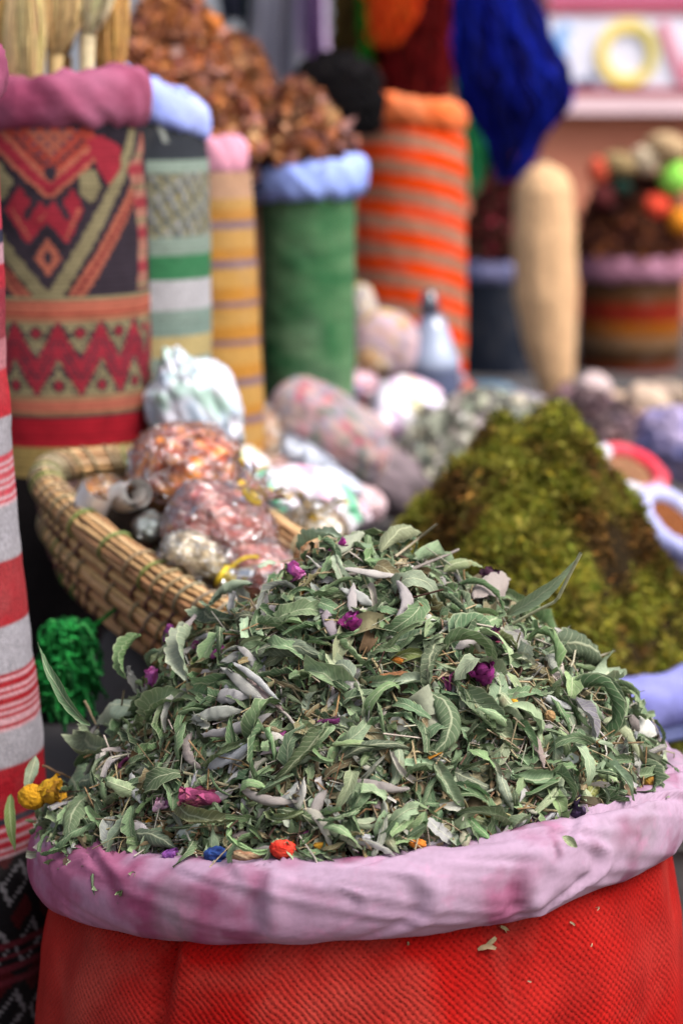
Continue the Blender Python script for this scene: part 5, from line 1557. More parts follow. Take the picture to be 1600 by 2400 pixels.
# bags behind the basket
pouch('white_plastic_bag', 'tall white translucent plastic bag with green print beside the yellow sack', 'plastic bag', 455, 950, 1.64, 210, 300, .07, mixcol([(206, 204, 216), (196, 200, 214), (150, 178, 168), (216, 214, 226), (170, 186, 204)], 2.0, 8), 311, -.40, 'paper', .12, .13, st=(2.0, 2.0, .40))
pouch('striped_candy_bag', 'white pink and mint striped plastic bag behind the basket', 'plastic bag', 700, 1185, 1.72, 270, 180, .08, bandcol([(226, 214, 228), (222, 168, 196), (232, 228, 236), (120, 206, 164), (236, 230, 240), (214, 196, 206)], 10, (.8, .1, .55), 3), 312, .3, 'paper', .14, .12, tie=(690, 1190, (206, 176, 90)))
pouch('gold_tied_packet', 'clear packet of cream pieces tied with gold ribbon at the heap top', 'packet', 735, 1245, 1.55, 150, 110, .06, mixcol([(196, 184, 160), (222, 220, 226), (170, 150, 110), (190, 150, 60)], 3.2, 9), 313, .2, tie=(740, 1215, (206, 164, 50)))
pouch('floral_bag', 'large mauve and rose patterned cloth bag in the middle of the packets', 'cloth bag', 770, 1015, 2.12, 330, 200, .11, mixcol([(150, 136, 142), (184, 140, 146), (166, 74, 90), (96, 116, 106), (176, 150, 140), (140, 136, 152)], 4.4, 10), 314, .62, 'roll', .08, .03)
pouch('silver_strip_packet', 'narrow silvery blue packet lying against the floral bag', 'packet', 725, 1080, 1.98, 190, 66, .05, mixcol([(170, 178, 198), (206, 212, 226), (120, 128, 146)], 2.4, 11), 315, .62)
pouch('pastel_striped_pouch', 'bright white pouch with lilac, yellow and pink stripes', 'pouch', 952, 970, 2.25, 186, 160, .09, bandcol([(236, 226, 240), (216, 204, 238), (240, 236, 244), (232, 204, 236), (240, 236, 244), (236, 226, 178)], 9, (.95, 0, .3), 5), 316, .3, 'paper', .12, .06)
pouch('red_tip_pouch', 'pink pouch with a red tip beside the pastel striped pouch', 'pouch', 820, 905, 2.35, 130, 70, .06, mixcol([(206, 166, 176), (206, 60, 76), (150, 130, 180), (214, 180, 190)], 2.6, 12), 317, -.1, 'paper')
pouch('grey_pouch', 'small grey mauve pouch at the foot of the green sack', 'pouch', 690, 915, 2.30, 90, 60, .06, mixcol([(140, 132, 146), (170, 160, 166), (110, 96, 90)], 2.4, 13), 318, .1, 'roll')
pouch('pink_mesh_bag', 'round pale pink mesh bag with yellow goods beside the green sack', 'net bag', 900, 810, 2.42, 170, 170, .08, mixcol([(186, 160, 172), (206, 176, 190), (176, 140, 120), (196, 164, 80), (170, 150, 160)], 2.3, 14), 319, .25, 'roll', .10, .03)
pouch('speckled_bag', 'small pale speckled bag leaning on the green sack above the pink mesh bag', 'bag', 850, 730, 2.46, 66, 130, .05, mixcol([(186, 170, 168), (196, 180, 130), (150, 160, 160)], 2.6, 15), 320, -.2, 'roll')
pouch('ochre_packet', 'ochre packet under the pink mesh bag', 'packet', 870, 850, 2.38, 90, 66, .05, mixcol([(170, 120, 30), (120, 84, 40), (190, 150, 80)], 2.6, 16), 321, .3)
pouch('tan_packet', 'tan spotted packet at the foot of the yellow sack', 'packet', 600, 1040, 1.98, 120, 170, .07, mixcol([(178, 146, 100), (190, 160, 130), (150, 110, 96), (176, 120, 70)], 3.2, 17), 322, .2)
pouch('base_packet', 'dull mauve packet at the bottom of the packet pile', 'packet', 900, 1120, 2.15, 260, 160, .12, mixcol([(120, 106, 112), (150, 130, 130), (96, 86, 90)], 3, 18), 323, .5, 'roll', .08, .03)
pouch('base_packet', 'faded rose packet at the bottom beside the floral bag', 'packet', 640, 1150, 1.95, 200, 160, .10, mixcol([(150, 120, 116), (166, 140, 120), (120, 100, 96)], 3, 19), 324, .5, 'roll', .08, .03)


EXTRA = [('lilac and white printed packet lying flat beside the striped candy bag', 610, 1120, 1.84, 130, 60, .5, [(226, 220, 236), (190, 160, 214), (236, 232, 240), (150, 170, 220)]),
         ('lime tipped white packet above the striped candy bag', 590, 1085, 1.90, 90, 60, .7, [(232, 230, 226), (190, 220, 110), (226, 190, 214)]),
         ('glossy pink packet lying right of the gold tied packet', 815, 1190, 1.78, 120, 56, .5, [(222, 186, 206), (236, 224, 232), (206, 140, 176)]),
         ('bluish white packet at the right end of the silver strip', 800, 1130, 1.90, 110, 44, .55, [(196, 204, 222), (226, 230, 238), (150, 160, 190)]),
         ('cobalt and white packet right of the pastel pouch', 1035, 1005, 2.2, 60, 60, .3, [(80, 84, 180), (206, 206, 226)]),
         ('pink and cream packet above the pastel pouch', 985, 915, 2.32, 110, 50, .4, [(222, 150, 186), (236, 220, 226), (206, 196, 220)]),
         ('crumpled dusty pink packet under the pastel pouch', 860, 1010, 2.2, 110, 90, .6, [(190, 156, 160), (170, 120, 130), (206, 190, 190)]),
         ('teal cloth packet at the foot of the dark navy sack', 1150, 925, 3.0, 150, 60, .05, [(40, 84, 112), (30, 56, 84), (70, 100, 120)]),
         ('grey mauve packet left of the loofah foot', 1235, 955, 2.85, 110, 70, .2, [(132, 126, 138), (110, 104, 112), (150, 140, 146)]),
         ('rust red packet against the foot of the orange sack', 1080, 915, 2.5, 60, 60, .1, [(176, 74, 44), (140, 50, 34)]),
         ('dull sand packet between stones and far striped sack', 1560, 930, 3.0, 120, 70, .1, [(150, 128, 108), (120, 96, 84)]),
         ('dusky lilac packet at the back beside the rust red one', 1030, 880, 2.48, 120, 60, .2, [(140, 130, 150), (110, 100, 124)]),
         ('pale rose packet between striped candy bag and moss', 850, 1180, 1.95, 110, 80, .4, [(196, 166, 170), (216, 196, 204), (170, 130, 138)]),
         ('small gold foil packet at the edge of the herb heap', 780, 1225, 1.60, 60, 50, .3, [(206, 160, 50), (232, 206, 130), (160, 110, 30)])]
for i, (lb, px, py, Yv, w_, h_, ro, pal) in enumerate(EXTRA):
    pouch('goods_packet', lb, 'packet', px, py, Yv, w_, h_, .035, mixcol(pal, 2.6, 40 + i), 350 + i, ro, 'paper', .10, .10)

# shiny tin jug
def lathe(c, prof, na=40):
    a = np.linspace(0, 2 * np.pi, na, endpoint=False)
    r_, z_ = np.array([p[0] for p in prof]), np.array([p[1] for p in prof])
    R, A_ = np.meshgrid(r_, a, indexing='ij')
    Zz = np.broadcast_to(z_[:, None], R.shape)
    return np.stack([c[0] + R * np.cos(A_), c[1] + R * np.sin(A_), c[2] + Zz], -1), grid_quads(len(r_), na, wrap_v=True)[:, ::-1]


jc = at(1012, 905, 2.42); k = px_w(1, 2.42)
jug = empty('tin_kettle', (jc[0], jc[1], PZ), 'shiny pale blue conical tin pot in front of the orange sack', 'pot')
P, q = lathe((jc[0], jc[1], jc[2]), [(0.001, -60 * k), (62 * k, -60 * k), (66 * k, 0), (64 * k, 40 * k), (66 * k, 62 * k), (52 * k, 90 * k), (36 * k, 140 * k), (26 * k, 168 * k), (.001, 172 * k)])
Cc = np.broadcast_to(lin((96, 106, 140)), P.shape).copy(); Cc[4:7] = lin((176, 190, 220))  # paler shoulder is a highlight painted into the tin colour
link('pot_body', mesh_np('pot_body', P, q, Cc), M['metal'], jug)
P, q = lathe((jc[0] - 8 * k, jc[1], jc[2] + 168 * k), [(.001, 0), (20 * k, 0), (24 * k, 20 * k), (16 * k, 54 * k), (.001, 60 * k)], 24)
link('cap', mesh_np('cap', P, q, np.broadcast_to(lin((52, 56, 78)), P.shape)), M['metal'], jug)
P, q = lathe((jc[0], jc[1], jc[2] - 60 * k - .001), [(.001, 0), (66 * k, 0), (70 * k, -40 * k), (66 * k, -(jc[2] - 60 * k - .001 - PZ) ), (.001, -(jc[2] - 60 * k - .001 - PZ))], 24)
link('stand', mesh_np('stand', P, q, np.broadcast_to(lin((60, 66, 96)), P.shape)), M['paper'], jug)

# ------------------------------------------------------------------ moss sack
MX, MY, MR = px_w(1235 - 800, 1.67), 1.67, .165
sack('moss_sack', 'low sack with a periwinkle rolled rim holding the moss', MX, MY, PZ, .527, [(0, .150), (.4, .170), (1, .162)], lambda a, ro, r: stripes(ro, [], (96, 104, 150)),
     dict(z=.536, R=.158, ta=.016, tb=.018, c=(120, 122, 190), c2=(134, 136, 200)), seed=111, dz=.003)


def moss():
    r = np.random.default_rng(17)
    prof = [(0, .162), (.10, .158), (.24, .146), (.38, .138), (.54, .128), (.70, .100), (.86, .052), (1, .0)]
    base = heap_surface(MX, MY, .537, .164, prof, 6, .0, 20)

    def f(x, y):
        P = np.stack([x, y, 0 * x], -1)
        dx = x - MX
        h = base(x, y) + .014 * vnoise(P, 24, 12, 2) + .011 * vnoise(P, 58, 13, 2)
        h = h + .026 * np.clip(vnoise(P, 22, 15, 1) * 1.5, -1, 1) - .040 * np.clip((-dx - .015) / .06, 0, 1) ** 2 * (3 - 2 * np.clip((-dx - .015) / .06, 0, 1)) - 5.0 * np.clip(dx - .010, 0, .12) ** 2 + .012 * vnoise(P, 36, 19, 1)
        return h
    root = empty('moss_heap', (MX, MY, .537), 'mossy olive green and brown heap behind the herbs', 'moss')
    link('moss_core', mound_mesh('moss_core', f, MX, MY, .164, (50, 38, 20), 1.0, 60, 90, .02, 5), M['mound'], root)
    N = 76000
    pos, nn = surf_points(f, MX, MY, .163, N, r, 1.0, .75)
    cd = np.stack([vnoise(pos, 40, 41 + j, 2) for j in range(3)], -1)
    d = nn * .5 + 1.5 * cd + r.normal(0, .45, (N, 3)); d /= np.linalg.norm(d, axis=1)[:, None]
    P, q, _ = leaf_batch(N, 4, 2, r.uniform(.10, .2, N), r.normal(0, 1.3, N), r.normal(0, 1.3, N), 0, 0, r.normal(0, .8, N), 0, 0, 0, 0, 0, 3)
    s = r.uniform(.004, .011, N)
    n_ = np.cross(d, r.normal(0, 1, (N, 3)))
    g = np.clip(.5 + 2.0 * vnoise(pos, 24, 31, 2) + .8 * vnoise(pos, 90, 32, 1) + 1.5 * (pos[:, 0] - MX) - .08 - .0, 0, 1)[:, None]
    green = pick(N, [(3, (132, 132, 44)), (2, (166, 160, 72)), (2, (96, 108, 34)), (1, (146, 132, 40))], r, .18)
    brown = pick(N, [(3, (112, 82, 42)), (1, (150, 106, 52)), (3, (80, 60, 32)), (2, (52, 40, 24))], r, .18)
    V, Q, C, _ = many(place(P, pos - nn * .001, frames(d, n_), s), q, brown * (1 - g) + green * g)
    link('moss_fronds', mesh_np('moss_fronds', V, Q, C), M['moss'], root, kind='stuff')


moss()


# ------------------------------------------------------------------ right: stones, bowls, loofah, far sack
def lumps(name, label, cat, items, Y, pal, seed, group):
    r = np.random.default_rng(seed)
    for i, (px, py, w_, h_) in enumerate(items):
        c = at(px, py, Y + r.uniform(-.06, .06))
        P, D, q = blob(c, px_w(w_, Y) / 2, px_w(w_, Y) / 2 * r.uniform(.8, 1.1), px_w(h_, Y) / 2, seed + i, .25, 2.6, (r.uniform(-.4, .4), r.uniform(-.4, .4), r.uniform(0, 3)), 22, 28, 2.2, .1)
        o = link(name, mesh_np(name, P, q, np.broadcast_to(pick(1, pal, r, .12), P.shape)), M['stone'])
        tag(o, label, cat, group)
        center_mesh(o)


GREY = [(3, (186, 186, 170)), (2, (166, 166, 156)), (2, (200, 196, 182)), (1, (130, 130, 122))]
flake_heap('lichen_heap', 'grey green lichen heap behind the moss', 'lichen', px_w(1150 - 800, 2.2), 2.2, at(1170, 1120, 2.2)[2], px_w(265, 2.2), [(0, px_w(180, 2.2)), (.3, px_w(168, 2.2)), (.6, px_w(110, 2.2)), (1, 0)], GREY, (130, 130, 118), 2600, .007, .017, 121, slope=(0, 0))
sack('grey_sack', 'low grey sack under the lichen heap', px_w(1150 - 800, 2.2), 2.2, PZ, at(1150, 1112, 2.2)[2], [(0, .07), (.2, .083), (1, .083)], lambda a, ro, r: stripes(ro, [], (120, 116, 120)), None, seed=122)
DKP = [(3, (126, 104, 110)), (2, (100, 84, 92)), (1, (156, 126, 126))]
flake_heap('root_heap', 'dark plum dried root heap below the loofah', 'dried roots', px_w(1370 - 800, 2.6), 2.6, at(1370, 1100, 2.6)[2], px_w(200, 2.6), [(0, px_w(170, 2.6)), (.4, px_w(140, 2.6)), (.7, px_w(80, 2.6)), (1, 0)], DKP, (60, 48, 52), 1800, .008, .02, 123, group=None)
sack('plum_sack', 'low plum sack under the dark root heap', px_w(1370 - 800, 2.6), 2.6, PZ, at(1370, 1092, 2.6)[2], [(0, .06), (.2, .069), (1, .069)], lambda a, ro, r: stripes(ro, [], (104, 90, 110)), None, seed=124)
# pale mushrooms / roots on it
STN = [('largest pale rosy stone at the foot of the loofah', 1392, 912, 84, 76, (188, 168, 168)), ('beige stone right of the largest pale stone', 1440, 955, 90, 66, (186, 160, 136)),
       ('wide sandy stone before the far striped sack', 1515, 945, 110, 84, (178, 156, 138)), ('flat sandy stone in front of the wide one', 1500, 1000, 120, 66, (166, 144, 134)),
       ('mauve grey stone between loofah and pale stone', 1335, 965, 70, 54, (112, 96, 104)), ('small brownish stone at the front of the stones', 1420, 1020, 66, 46, (128, 104, 104))]
for i, (lb, px, py, w_, h_, c) in enumerate(STN):
    Yv = 2.78 - .02 * i
    p = at(px, py, Yv)
    P, D, q = blob(p, px_w(w_, Yv) / 2, px_w(w_, Yv) / 2, px_w(h_, Yv) / 2, 130 + i, .22, 2.4, (0, .2 * i, 0), 26, 32, 2.2, .08)
    o = link('mineral_stone', mesh_np('mineral_stone', P, q, np.broadcast_to(lin(c), P.shape)), M['stone'])
    tag(o, lb, 'stone', 'pale stones below the far striped sack')
    center_mesh(o)


def tilted_bowl(label, px, py, Y, wpx, ratio, rimcols, content, seed, lean):
    """small round sack leaning over: body, rim ring, powder inside"""
    c = at(px, py, Y)
    R = px_w(wpx, Y) / 2
    root = empty('small_sack', (c[0], c[1], PZ), label, 'sack', 'small leaning sacks at the right edge')
    Rm = np.array(Euler(lean).to_matrix())

    def tf(P): return (P - c) @ Rm.T + c
    P, Aa, Bb, q = rim_roll(c, R * .80, R * .22, R * .26, seed, (0, 0), .12, 90, 20)
    k = (np.floor((Aa + np.pi) / (2 * np.pi) * len(rimcols)).astype(int)) % len(rimcols)
    C = np.array([lin(x) for x in rimcols])[k]
    link('rolled_rim', mesh_np('rolled_rim', tf(P), q, C), M['roll'], root)
    rr = np.linspace(.001, R * .72, 14); a = np.linspace(0, 2 * np.pi, 40, endpoint=False)
    Rr, A_ = np.meshgrid(rr, a, indexing='ij')
    P = np.stack([c[0] + Rr * np.cos(A_), c[1] + Rr * np.sin(A_), c[2] + R * .10 * (1 - (Rr / R) ** 2) + .002 * vnoise(np.stack([Rr * np.cos(A_), Rr * np.sin(A_), 0 * Rr], -1), 150, seed, 2)], -1)
    link('powder', mesh_np('powder', tf(P), grid_quads(14, 40, wrap_v=True), np.broadcast_to(lin(content), P.shape)), M['mound'], root)
    # body from the rim down to the platform
    n_ = 20
    t = np.linspace(0, 1, n_); A1, T1 = np.meshgrid(a, t, indexing='ij')
    top = tf(np.stack([c[0] + R * .84 * np.cos(A1), c[1] + R * .84 * np.sin(A1), c[2] + 0 * A1], -1))
    bot = np.stack([c[0] + R * .8 * np.cos(A1), c[1] + .02 + R * .8 * np.sin(A1), PZ + 0 * A1], -1)
    P = top * (1 - T1[..., None]) + bot * T1[..., None]
    link('cloth_body', mesh_np('cloth_body', P, grid_quads(40, n_, wrap_u=True), np.broadcast_to(lin((130, 120, 150)), P.shape)), M['cloth'], root)


tilted_bowl('small leaning sack with red and white rim and tan powder', 1470, 1110, 2.05, 200, .6, [(206, 78, 92), (206, 204, 214), (196, 190, 200), (206, 204, 214), (214, 130, 140), (206, 70, 84), (214, 60, 76)], (164, 118, 88), 141, (math.radians(24), math.radians(20), 0))
tilted_bowl('small leaning sack with periwinkle rim and brown powder below the red rimmed one', 1570, 1225, 1.90, 210, .6, [(176, 178, 222), (168, 172, 220), (196, 198, 232)], (140, 84, 48), 142, (math.radians(26), math.radians(34), 0))
pouch('lilac_bundle', 'lilac and periwinkle cloth bundle at the right edge behind the small sacks', 'cloth bundle', 1580, 1040, 2.35, 180, 170, .12, mixcol([(150, 140, 184), (120, 120, 170), (170, 156, 190)], 2, 21), 331, .4, 'roll')
pouch('pink_bundle', 'pink cloth tip at the right edge above the moss', 'cloth bundle', 1610, 1350, 1.98, 100, 100, .06, mixcol([(200, 130, 160), (180, 160, 190)], 2, 22), 332, .1, 'roll')
pouch('blue_grey_bundle', 'pale blue grey cloth bundle between moss and small sacks', 'cloth bundle', 1480, 1265, 1.95, 110, 130, .07, mixcol([(150, 152, 190), (176, 176, 196), (130, 120, 150)], 2, 23), 333, .1, 'roll')

# loofah gourd
lt, lb_ = at(1275, 385, 3.25), at(1300, 945, 3.25)
t = np.linspace(0, 1, 60)
rows_ = np.interp(t, [0, 1], [945, 385])
lft = np.interp(rows_, [385, 400, 440, 560, 700, 800, 880, 945], [1262, 1228, 1208, 1200, 1206, 1226, 1250, 1276])
rgt = np.interp(rows_, [385, 400, 440, 560, 700, 800, 880, 945], [1290, 1322, 1342, 1348, 1350, 1348, 1344, 1322])
na = 96
a = np.linspace(0, 2 * np.pi, na, endpoint=False)
P = np.zeros((60, na, 3))
for i in range(60):
    c = at((lft[i] + rgt[i]) / 2, rows_[i], 3.25)
    rr = px_w(rgt[i] - lft[i], 3.25) / 2 * (1 + .012 * np.cos(10 * a) + .03 * vnoise(np.stack([np.cos(a) * 2, np.sin(a) * 2, 0 * a + i * .16], -1), 1.0, 5, 2))
    P[i] = np.stack([c[0] + rr * np.cos(a), c[1] + rr * np.sin(a), np.full(na, c[2])], -1)
lf = empty('loofah', (lb_[0], lb_[1], lb_[2]), 'tall beige loofah gourd standing between orange sack and far striped sack', 'loofah')
link('sponge_body', mesh_np('sponge_body', P, grid_quads(60, na, wrap_v=True)[:, ::-1], np.broadcast_to(lin((222, 180, 138)), P.shape)), M['loofah'], lf)
P, q = lathe(lt + np.array([0, 0, -.002]), [(.001, .006), (px_w(15, 3.25), .004), (px_w(16, 3.25), -.004)], 20)
link('stem_scar', mesh_np('stem_scar', P, q, np.broadcast_to(lin((190, 170, 136)), P.shape)), M['loofah'], lf)

# far striped sack with pink rim and its mixed heap
FX, FY, FR = px_w(1478 - 800, 3.6), 3.6, px_w(122, 3.6)


def col_far(Aa, rows, r):
    return stripes(rows, [(0, 700, (92, 62, 38)), (700, 718, (120, 56, 24)), (718, 758, (140, 34, 16)), (758, 790, (156, 86, 12)), (790, 820, (130, 96, 66)), (820, 850, (66, 44, 22)), (850, 866, (120, 56, 24)), (866, 905, (136, 32, 16)), (905, 990, (122, 70, 22))], (100, 60, 30))


sack('far_striped_sack', 'wide brown, red and ochre striped sack with a dusty pink rim at far right', FX, FY, PZ, at(1478, 650, FY)[2], [(0, FR * .95), (.15, FR), (1, FR * .98)], col_far,
     dict(z=at(1478, 622, FY)[2], R=FR * .92, ta=FR * .20, tb=px_w(32, FY), c=(176, 124, 148), c2=(160, 108, 128)), wr=.002, seed=151, dz=.003)
flake_heap('dark_bark_heap', 'dark reddish brown bark heap in the far striped sack', 'dried bark', FX, FY, at(1478, 610, FY)[2], FR * .95, [(0, px_w(190, FY)), (.4, px_w(176, FY)), (.75, px_w(110, FY)), (1, px_w(10, FY))],
           [(3, (98, 54, 40)), (2, (124, 68, 40)), (2, (74, 36, 34)), (1, (146, 84, 44))], (66, 34, 28), 1700, .011, .025, 152)
for (nm, lb, px, py, w_, h_, c) in (('dyed_gourd', 'orange red dyed piece at the left of the far heap', 1402, 400, 56, 60, (206, 84, 58)), ('dyed_gourd', 'very dark green dyed piece beside the orange red one', 1452, 438, 54, 46, (10, 44, 34)),
                                    ('dyed_gourd', 'cream pale piece on top of the far heap', 1512, 375, 70, 66, (206, 186, 158)), ('dyed_gourd', 'lime green dyed piece at the right edge of the far heap', 1580, 415, 72, 76, (150, 226, 88)),
                                    ('dyed_gourd', 'bright coral red piece on the front of the far heap', 1535, 482, 62, 56, (226, 72, 46)), ('dyed_gourd', 'amber yellow piece at the far right of the heap', 1592, 520, 60, 66, (206, 126, 16)),
                                    ('dyed_gourd', 'dull olive piece in the middle of the far heap', 1450, 385, 84, 56, (142, 120, 82)), ('dyed_gourd', 'tan piece behind the lime green one', 1560, 345, 100, 70, (176, 148, 112)),
                                    ('dyed_gourd', 'maroon piece under the orange red one', 1412, 460, 60, 60, (84, 24, 26))):
    Yv = FY - .06
    p = at(px, py, Yv)
    P, D, q = blob(p, px_w(w_, Yv) / 2, px_w(w_, Yv) / 2, px_w(h_, Yv) / 2, px, .12, 2.4, (0, .2, 0), 26, 32, 2.1, .04)
    root = empty(nm, (p[0], p[1], p[2] - px_w(h_, Yv) / 2), lb, 'dyed gourd', 'dyed pieces on the far heap')
    link('gourd_body', mesh_np('gourd_body', P, q, np.broadcast_to(lin(c), P.shape)), M['stone'], root)
    V, Q, C = tubes(np.array([[p + [0, 0, px_w(h_, Yv) * .46], p + [.003, 0, px_w(h_, Yv) * .62]]]), .004, 6, lin((90, 70, 44))[None])
    link('stem', mesh_np('stem', V, Q, C), M['twig'], root)

# dark navy sack between orange sack and loofah
DX, DY = px_w(1165 - 800, 3.55), 3.55
DR = px_w(92, 3.55)
sack('dark_navy_sack', 'dark navy sack with a dull periwinkle rim behind the orange sack', DX, DY, PZ, at(1165, 655, DY)[2], [(0, DR * 1.02), (.2, DR * 1.05), (1, DR)], lambda a, ro, r: stripes(ro, [(0, 860, (40, 46, 60)), (860, 900, (34, 42, 60)), (900, 990, (36, 80, 110))], (26, 36, 50)),
     dict(z=at(1165, 630, DY)[2], R=DR * .82, ta=DR * .24, tb=px_w(28, DY), c=(116, 122, 170), c2=(130, 130, 170)), seed=161, dz=.003)
flake_heap('maroon_petal_heap', 'dark maroon petal heap in the dark navy sack', 'dried petals', DX, DY, at(1165, 612, DY)[2], DR * .84, [(0, px_w(180, DY)), (.4, px_w(150, DY)), (.75, px_w(80, DY)), (1, 0)],
           [(3, (96, 34, 30)), (2, (66, 40, 26)), (2, (120, 30, 44)), (1, (84, 66, 46))], (56, 26, 22), 1300, .009, .02, 162)

# ------------------------------------------------------------------ hanging dyed wool and scarves on a rail
RZ = at(800, -260, 3.4)[2]
rail = empty('hanging_rail', (.1, 3.4, 0), 'wooden rail above the stall carrying wool and scarves', 'rail')
V, Q, C = tubes(np.array([[[-1.0, 3.4, RZ], [0, 3.4, RZ + .004], [1.1, 3.4, RZ]]]), .014, 10, lin((92, 70, 48))[None])
link('bar', mesh_np('bar', V, Q, C), M['twig'], rail)
for x in (-.98, 1.08):
    V, Q, C = tubes(np.array([[[x, 3.4, 0], [x, 3.4, RZ * .5], [x, 3.4, RZ + .03]]]), .018, 8, lin((84, 62, 44))[None])
    link('post', mesh_np('post', V, Q, C), M['twig'], rail)


def hank(name, label, cat, prof, Y, pal, seed, N=420, M_=22, ratio=.6, rad=.0022, loop=True):
    """bundle of strands hanging from the rail; prof: [(row, x_left, x_right)] top to bottom"""
    r = np.random.default_rng(seed)
    rows = np.array([p[0] for p in prof], float)
    root = empty(name, at((prof[0][1] + prof[0][2]) / 2, rows[0], Y), label, cat, 'dyed wool hanging from the rail' if loop else None)
    t = np.linspace(0, 1, M_)[None] * r.uniform(.50, 1.0, N)[:, None]
    rr = rows[0] + (rows[-1] - rows[0]) * t
    l = np.interp(rr, rows, [p[1] for p in prof]); rt = np.interp(rr, rows, [p[2] for p in prof])
    a = r.uniform(0, 2 * np.pi, N)[:, None] + .5 * np.sin(t * 3 + r.uniform(0, 6, N)[:, None])
    k = np.sqrt(r.uniform(.25, 1, N))[:, None]
    s0 = at(800, 200, Y)
    mid = (l + rt) / 2; hw = (rt - l) / 2
    X = px_w(mid - 800 + hw * k * np.cos(a) + 5 * np.sin(t * 30 + a * 5) + 9 * np.sin(t * 9 + a * 11), Y)
    Yy = Y + px_w(hw, Y) * ratio * k * np.sin(a)
    Zz = np.interp(rr, [-400, 1400], [at(800, -400, Y)[2], at(800, 1400, Y)[2]])
    V, Q, C = tubes(np.stack([X, Yy, Zz], -1), rad, 4, pick(N, pal, r, .2))
    link('strands', mesh_np('strands', V, Q, C), M['yarn'], root, kind='stuff')
    # soft inner body so the bundle is not see-through
    rws = np.linspace(rows[0], rows[0] + .74 * (rows[-1] - rows[0]), 24)
    a2 = np.linspace(0, 2 * np.pi, 28, endpoint=False)
    P = np.zeros((24, 28, 3))
    for i, q_ in enumerate(rws):
        L_, R_ = np.interp(q_, rows, [p[1] for p in prof]), np.interp(q_, rows, [p[2] for p in prof])
        c = at((L_ + R_) / 2, q_, Y); h = px_w(R_ - L_, Y) / 2 * (.74 - .3 * i / 24)
        P[i] = np.stack([c[0] + h * np.cos(a2), c[1] + h * ratio * np.sin(a2), np.full(28, c[2])], -1)
    link('wool_core', mesh_np('wool_core', P, grid_quads(24, 28, wrap_v=True), np.broadcast_to(lin(pal[0][1]) * .7, P.shape)), M['yarn'], root)
    if not loop: return
    top = at((prof[0][1] + prof[0][2]) / 2, rows[0], Y)
    V, Q, C = tubes(np.array([[top, (top + np.array([top[0], 3.4, RZ])) / 2, [top[0], 3.4, RZ + .012]]]), .006, 6, lin(pal[0][1])[None])
    link('hanging_loop', mesh_np('hanging_loop', V, Q, C), M['yarn'], root)


hank('wool_hank', 'royal blue wool hank, the largest, hanging beside the sign', 'wool', [(-150, 1080, 1180), (-40, 1062, 1230), (60, 1056, 1280), (170, 1066, 1330), (230, 1090, 1318), (300, 1130, 1262), (400, 1168, 1212)], 3.25,
     [(3, (10, 22, 128)), (2, (16, 34, 150)), (2, (8, 12, 70))], 401, 560)
hank('wool_hank', 'dark red wool hank hanging over the orange sack', 'wool', [(-150, 890, 1040), (-40, 880, 1052), (80, 884, 1056), (180, 890, 1050), (250, 900, 1040)], 3.5, [(3, (112, 16, 20)), (2, (84, 10, 16)), (1, (136, 30, 22))], 402, 420)
hank('wool_hank', 'orange red wool hank above the dark red one', 'wool', [(-170, 870, 1000), (-60, 860, 990), (30, 866, 960), (90, 874, 926)], 3.38, [(3, (222, 62, 18)), (2, (236, 90, 30))], 403, 260)
hank('wool_hank', 'emerald green wool hank between orange sack and blue wool', 'wool', [(-150, 1080, 1130), (180, 1066, 1120), (260, 1074, 1136), (380, 1090, 1148), (460, 1100, 1142)], 3.62, [(3, (46, 150, 92)), (2, (30, 120, 70)), (1, (80, 176, 120))], 404, 240)
hank('wool_hank', 'thin bright green wool hank left of the orange red one', 'wool', [(-150, 850, 890), (0, 846, 888), (90, 852, 880), (160, 856, 872)], 3.5, [(3, (16, 118, 26)), (1, (40, 140, 40))], 405, 120)
hank('wool_hank', 'olive brown fibre hank left of the thin green wool', 'wool', [(-150, 790, 850), (0, 784, 856), (100, 784, 852), (200, 776, 820)], 3.55, [(2, (110, 90, 50)), (2, (84, 66, 36)), (1, (124, 116, 62))], 406, 200)
hank('wool_hank', 'magenta wool tip below the blue wool', 'wool', [(-150, 1180, 1215), (300, 1168, 1222), (420, 1140, 1206), (500, 1140, 1190), (560, 1150, 1170)], 3.6, [(2, (150, 40, 76)), (2, (120, 30, 56)), (1, (166, 84, 120))], 407, 200)
hank('hair_bundle', 'black shaggy hair bundle at the left of the rim of the orange sack', 'hair', [(118, 730, 840), (150, 700, 880), (220, 680, 894), (262, 690, 890), (292, 720, 880)], 2.50, [(2, (16, 14, 18)), (1, (26, 22, 24))], 408, 520, 20, .5, .003, loop=False)


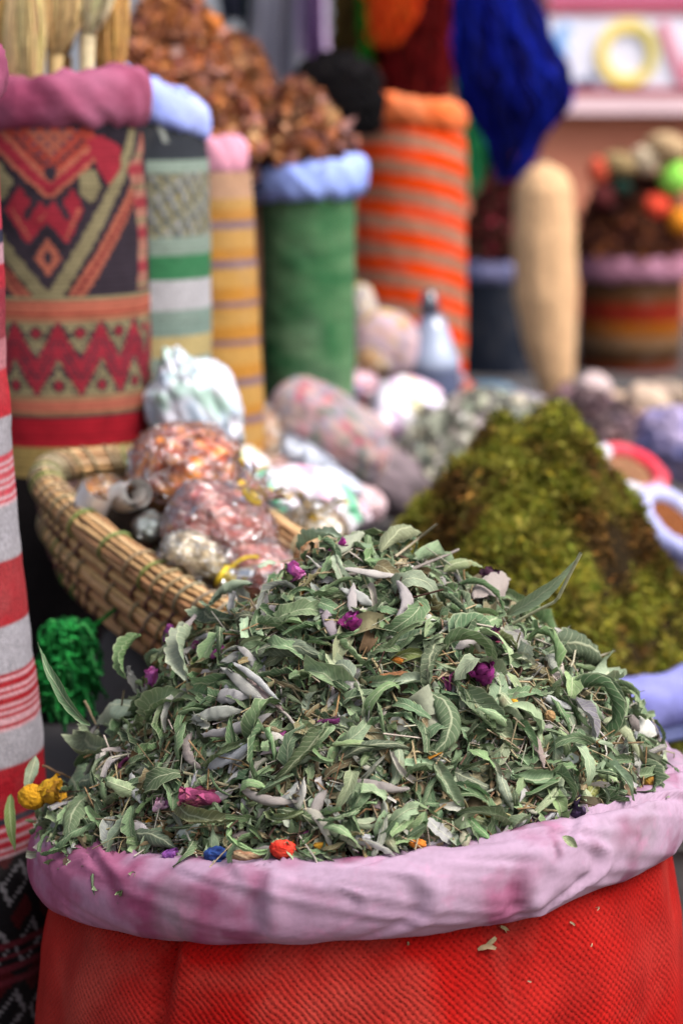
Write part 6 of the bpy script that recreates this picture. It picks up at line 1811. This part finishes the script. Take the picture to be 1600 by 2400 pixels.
def scarf(label, px0, px1, row0, row1, Y, c, seed):
    """a folded scarf hung over the rail: pleated cloth with thickness"""
    nx, nz = 40, 24
    u = np.linspace(0, 1, nx); v_ = np.linspace(0, 1, nz)
    Vv, U = np.meshgrid(v_, u, indexing='ij')
    zt__, zb__ = RZ + .016, at(800, row1, Y)[2]
    x0, x1 = px_w(px0 - 800, Y), px_w(px1 - 800, Y)
    X = x0 + (x1 - x0) * U + .006 * np.sin(Vv * 4 + seed)
    dpt = .012 * np.sin(U * 18 + seed) * (.4 + .6 * Vv) + .008 * np.sin(U * 7 + Vv * 3)
    Zz = zt__ + (zb__ - zt__) * Vv
    front = np.stack([X, Y - .012 + dpt, Zz + .01 * np.sin(U * 9 + seed) * (Vv > .97)], -1)
    back = np.stack([X, Y + .012 + dpt, Zz], -1)
    P = np.stack([front, back], 0).reshape(2, nz * nx, 3)
    q = grid_quads(nz, nx)
    o1 = np.concatenate([q, q[:, ::-1] + nz * nx])
    idx = np.arange(nz * nx).reshape(nz, nx)
    bd = np.concatenate([idx[0], idx[1:, -1], idx[-1, -2::-1], idx[-2:0:-1, 0]])
    nb = np.roll(bd, -1)
    o2 = np.stack([bd, bd + nz * nx, nb + nz * nx, nb], -1)
    o = link('scarf', mesh_np('scarf', P.reshape(-1, 3), np.concatenate([o1, o2]), np.broadcast_to(lin(c), (2 * nz * nx, 3))), M['cloth'])
    tag(o, label, 'scarf', 'scarves hanging from the rail')
    center_mesh(o)


scarf('grey lavender scarf, the longest, hanging above the brown heaps', 596, 712, -200, 196, 3.42, (204, 202, 220), 1)
scarf('lilac scarf beside the grey lavender one', 704, 776, -200, 130, 3.36, (222, 194, 240), 2)
scarf('dark navy scarf hanging at the top above the brown heap', 516, 574, -200, 48, 3.40, (52, 56, 76), 3)
scarf('narrow dark green scarf beside the navy one', 566, 600, -200, 84, 3.46, (10, 86, 44), 4)
scarf('mauve violet scarf end over the black hair', 716, 748, -200, 178, 3.30, (140, 100, 164), 5)
print('objects', len(bpy.data.objects), 'polys', sum(len(m.polygons) for m in bpy.data.meshes))
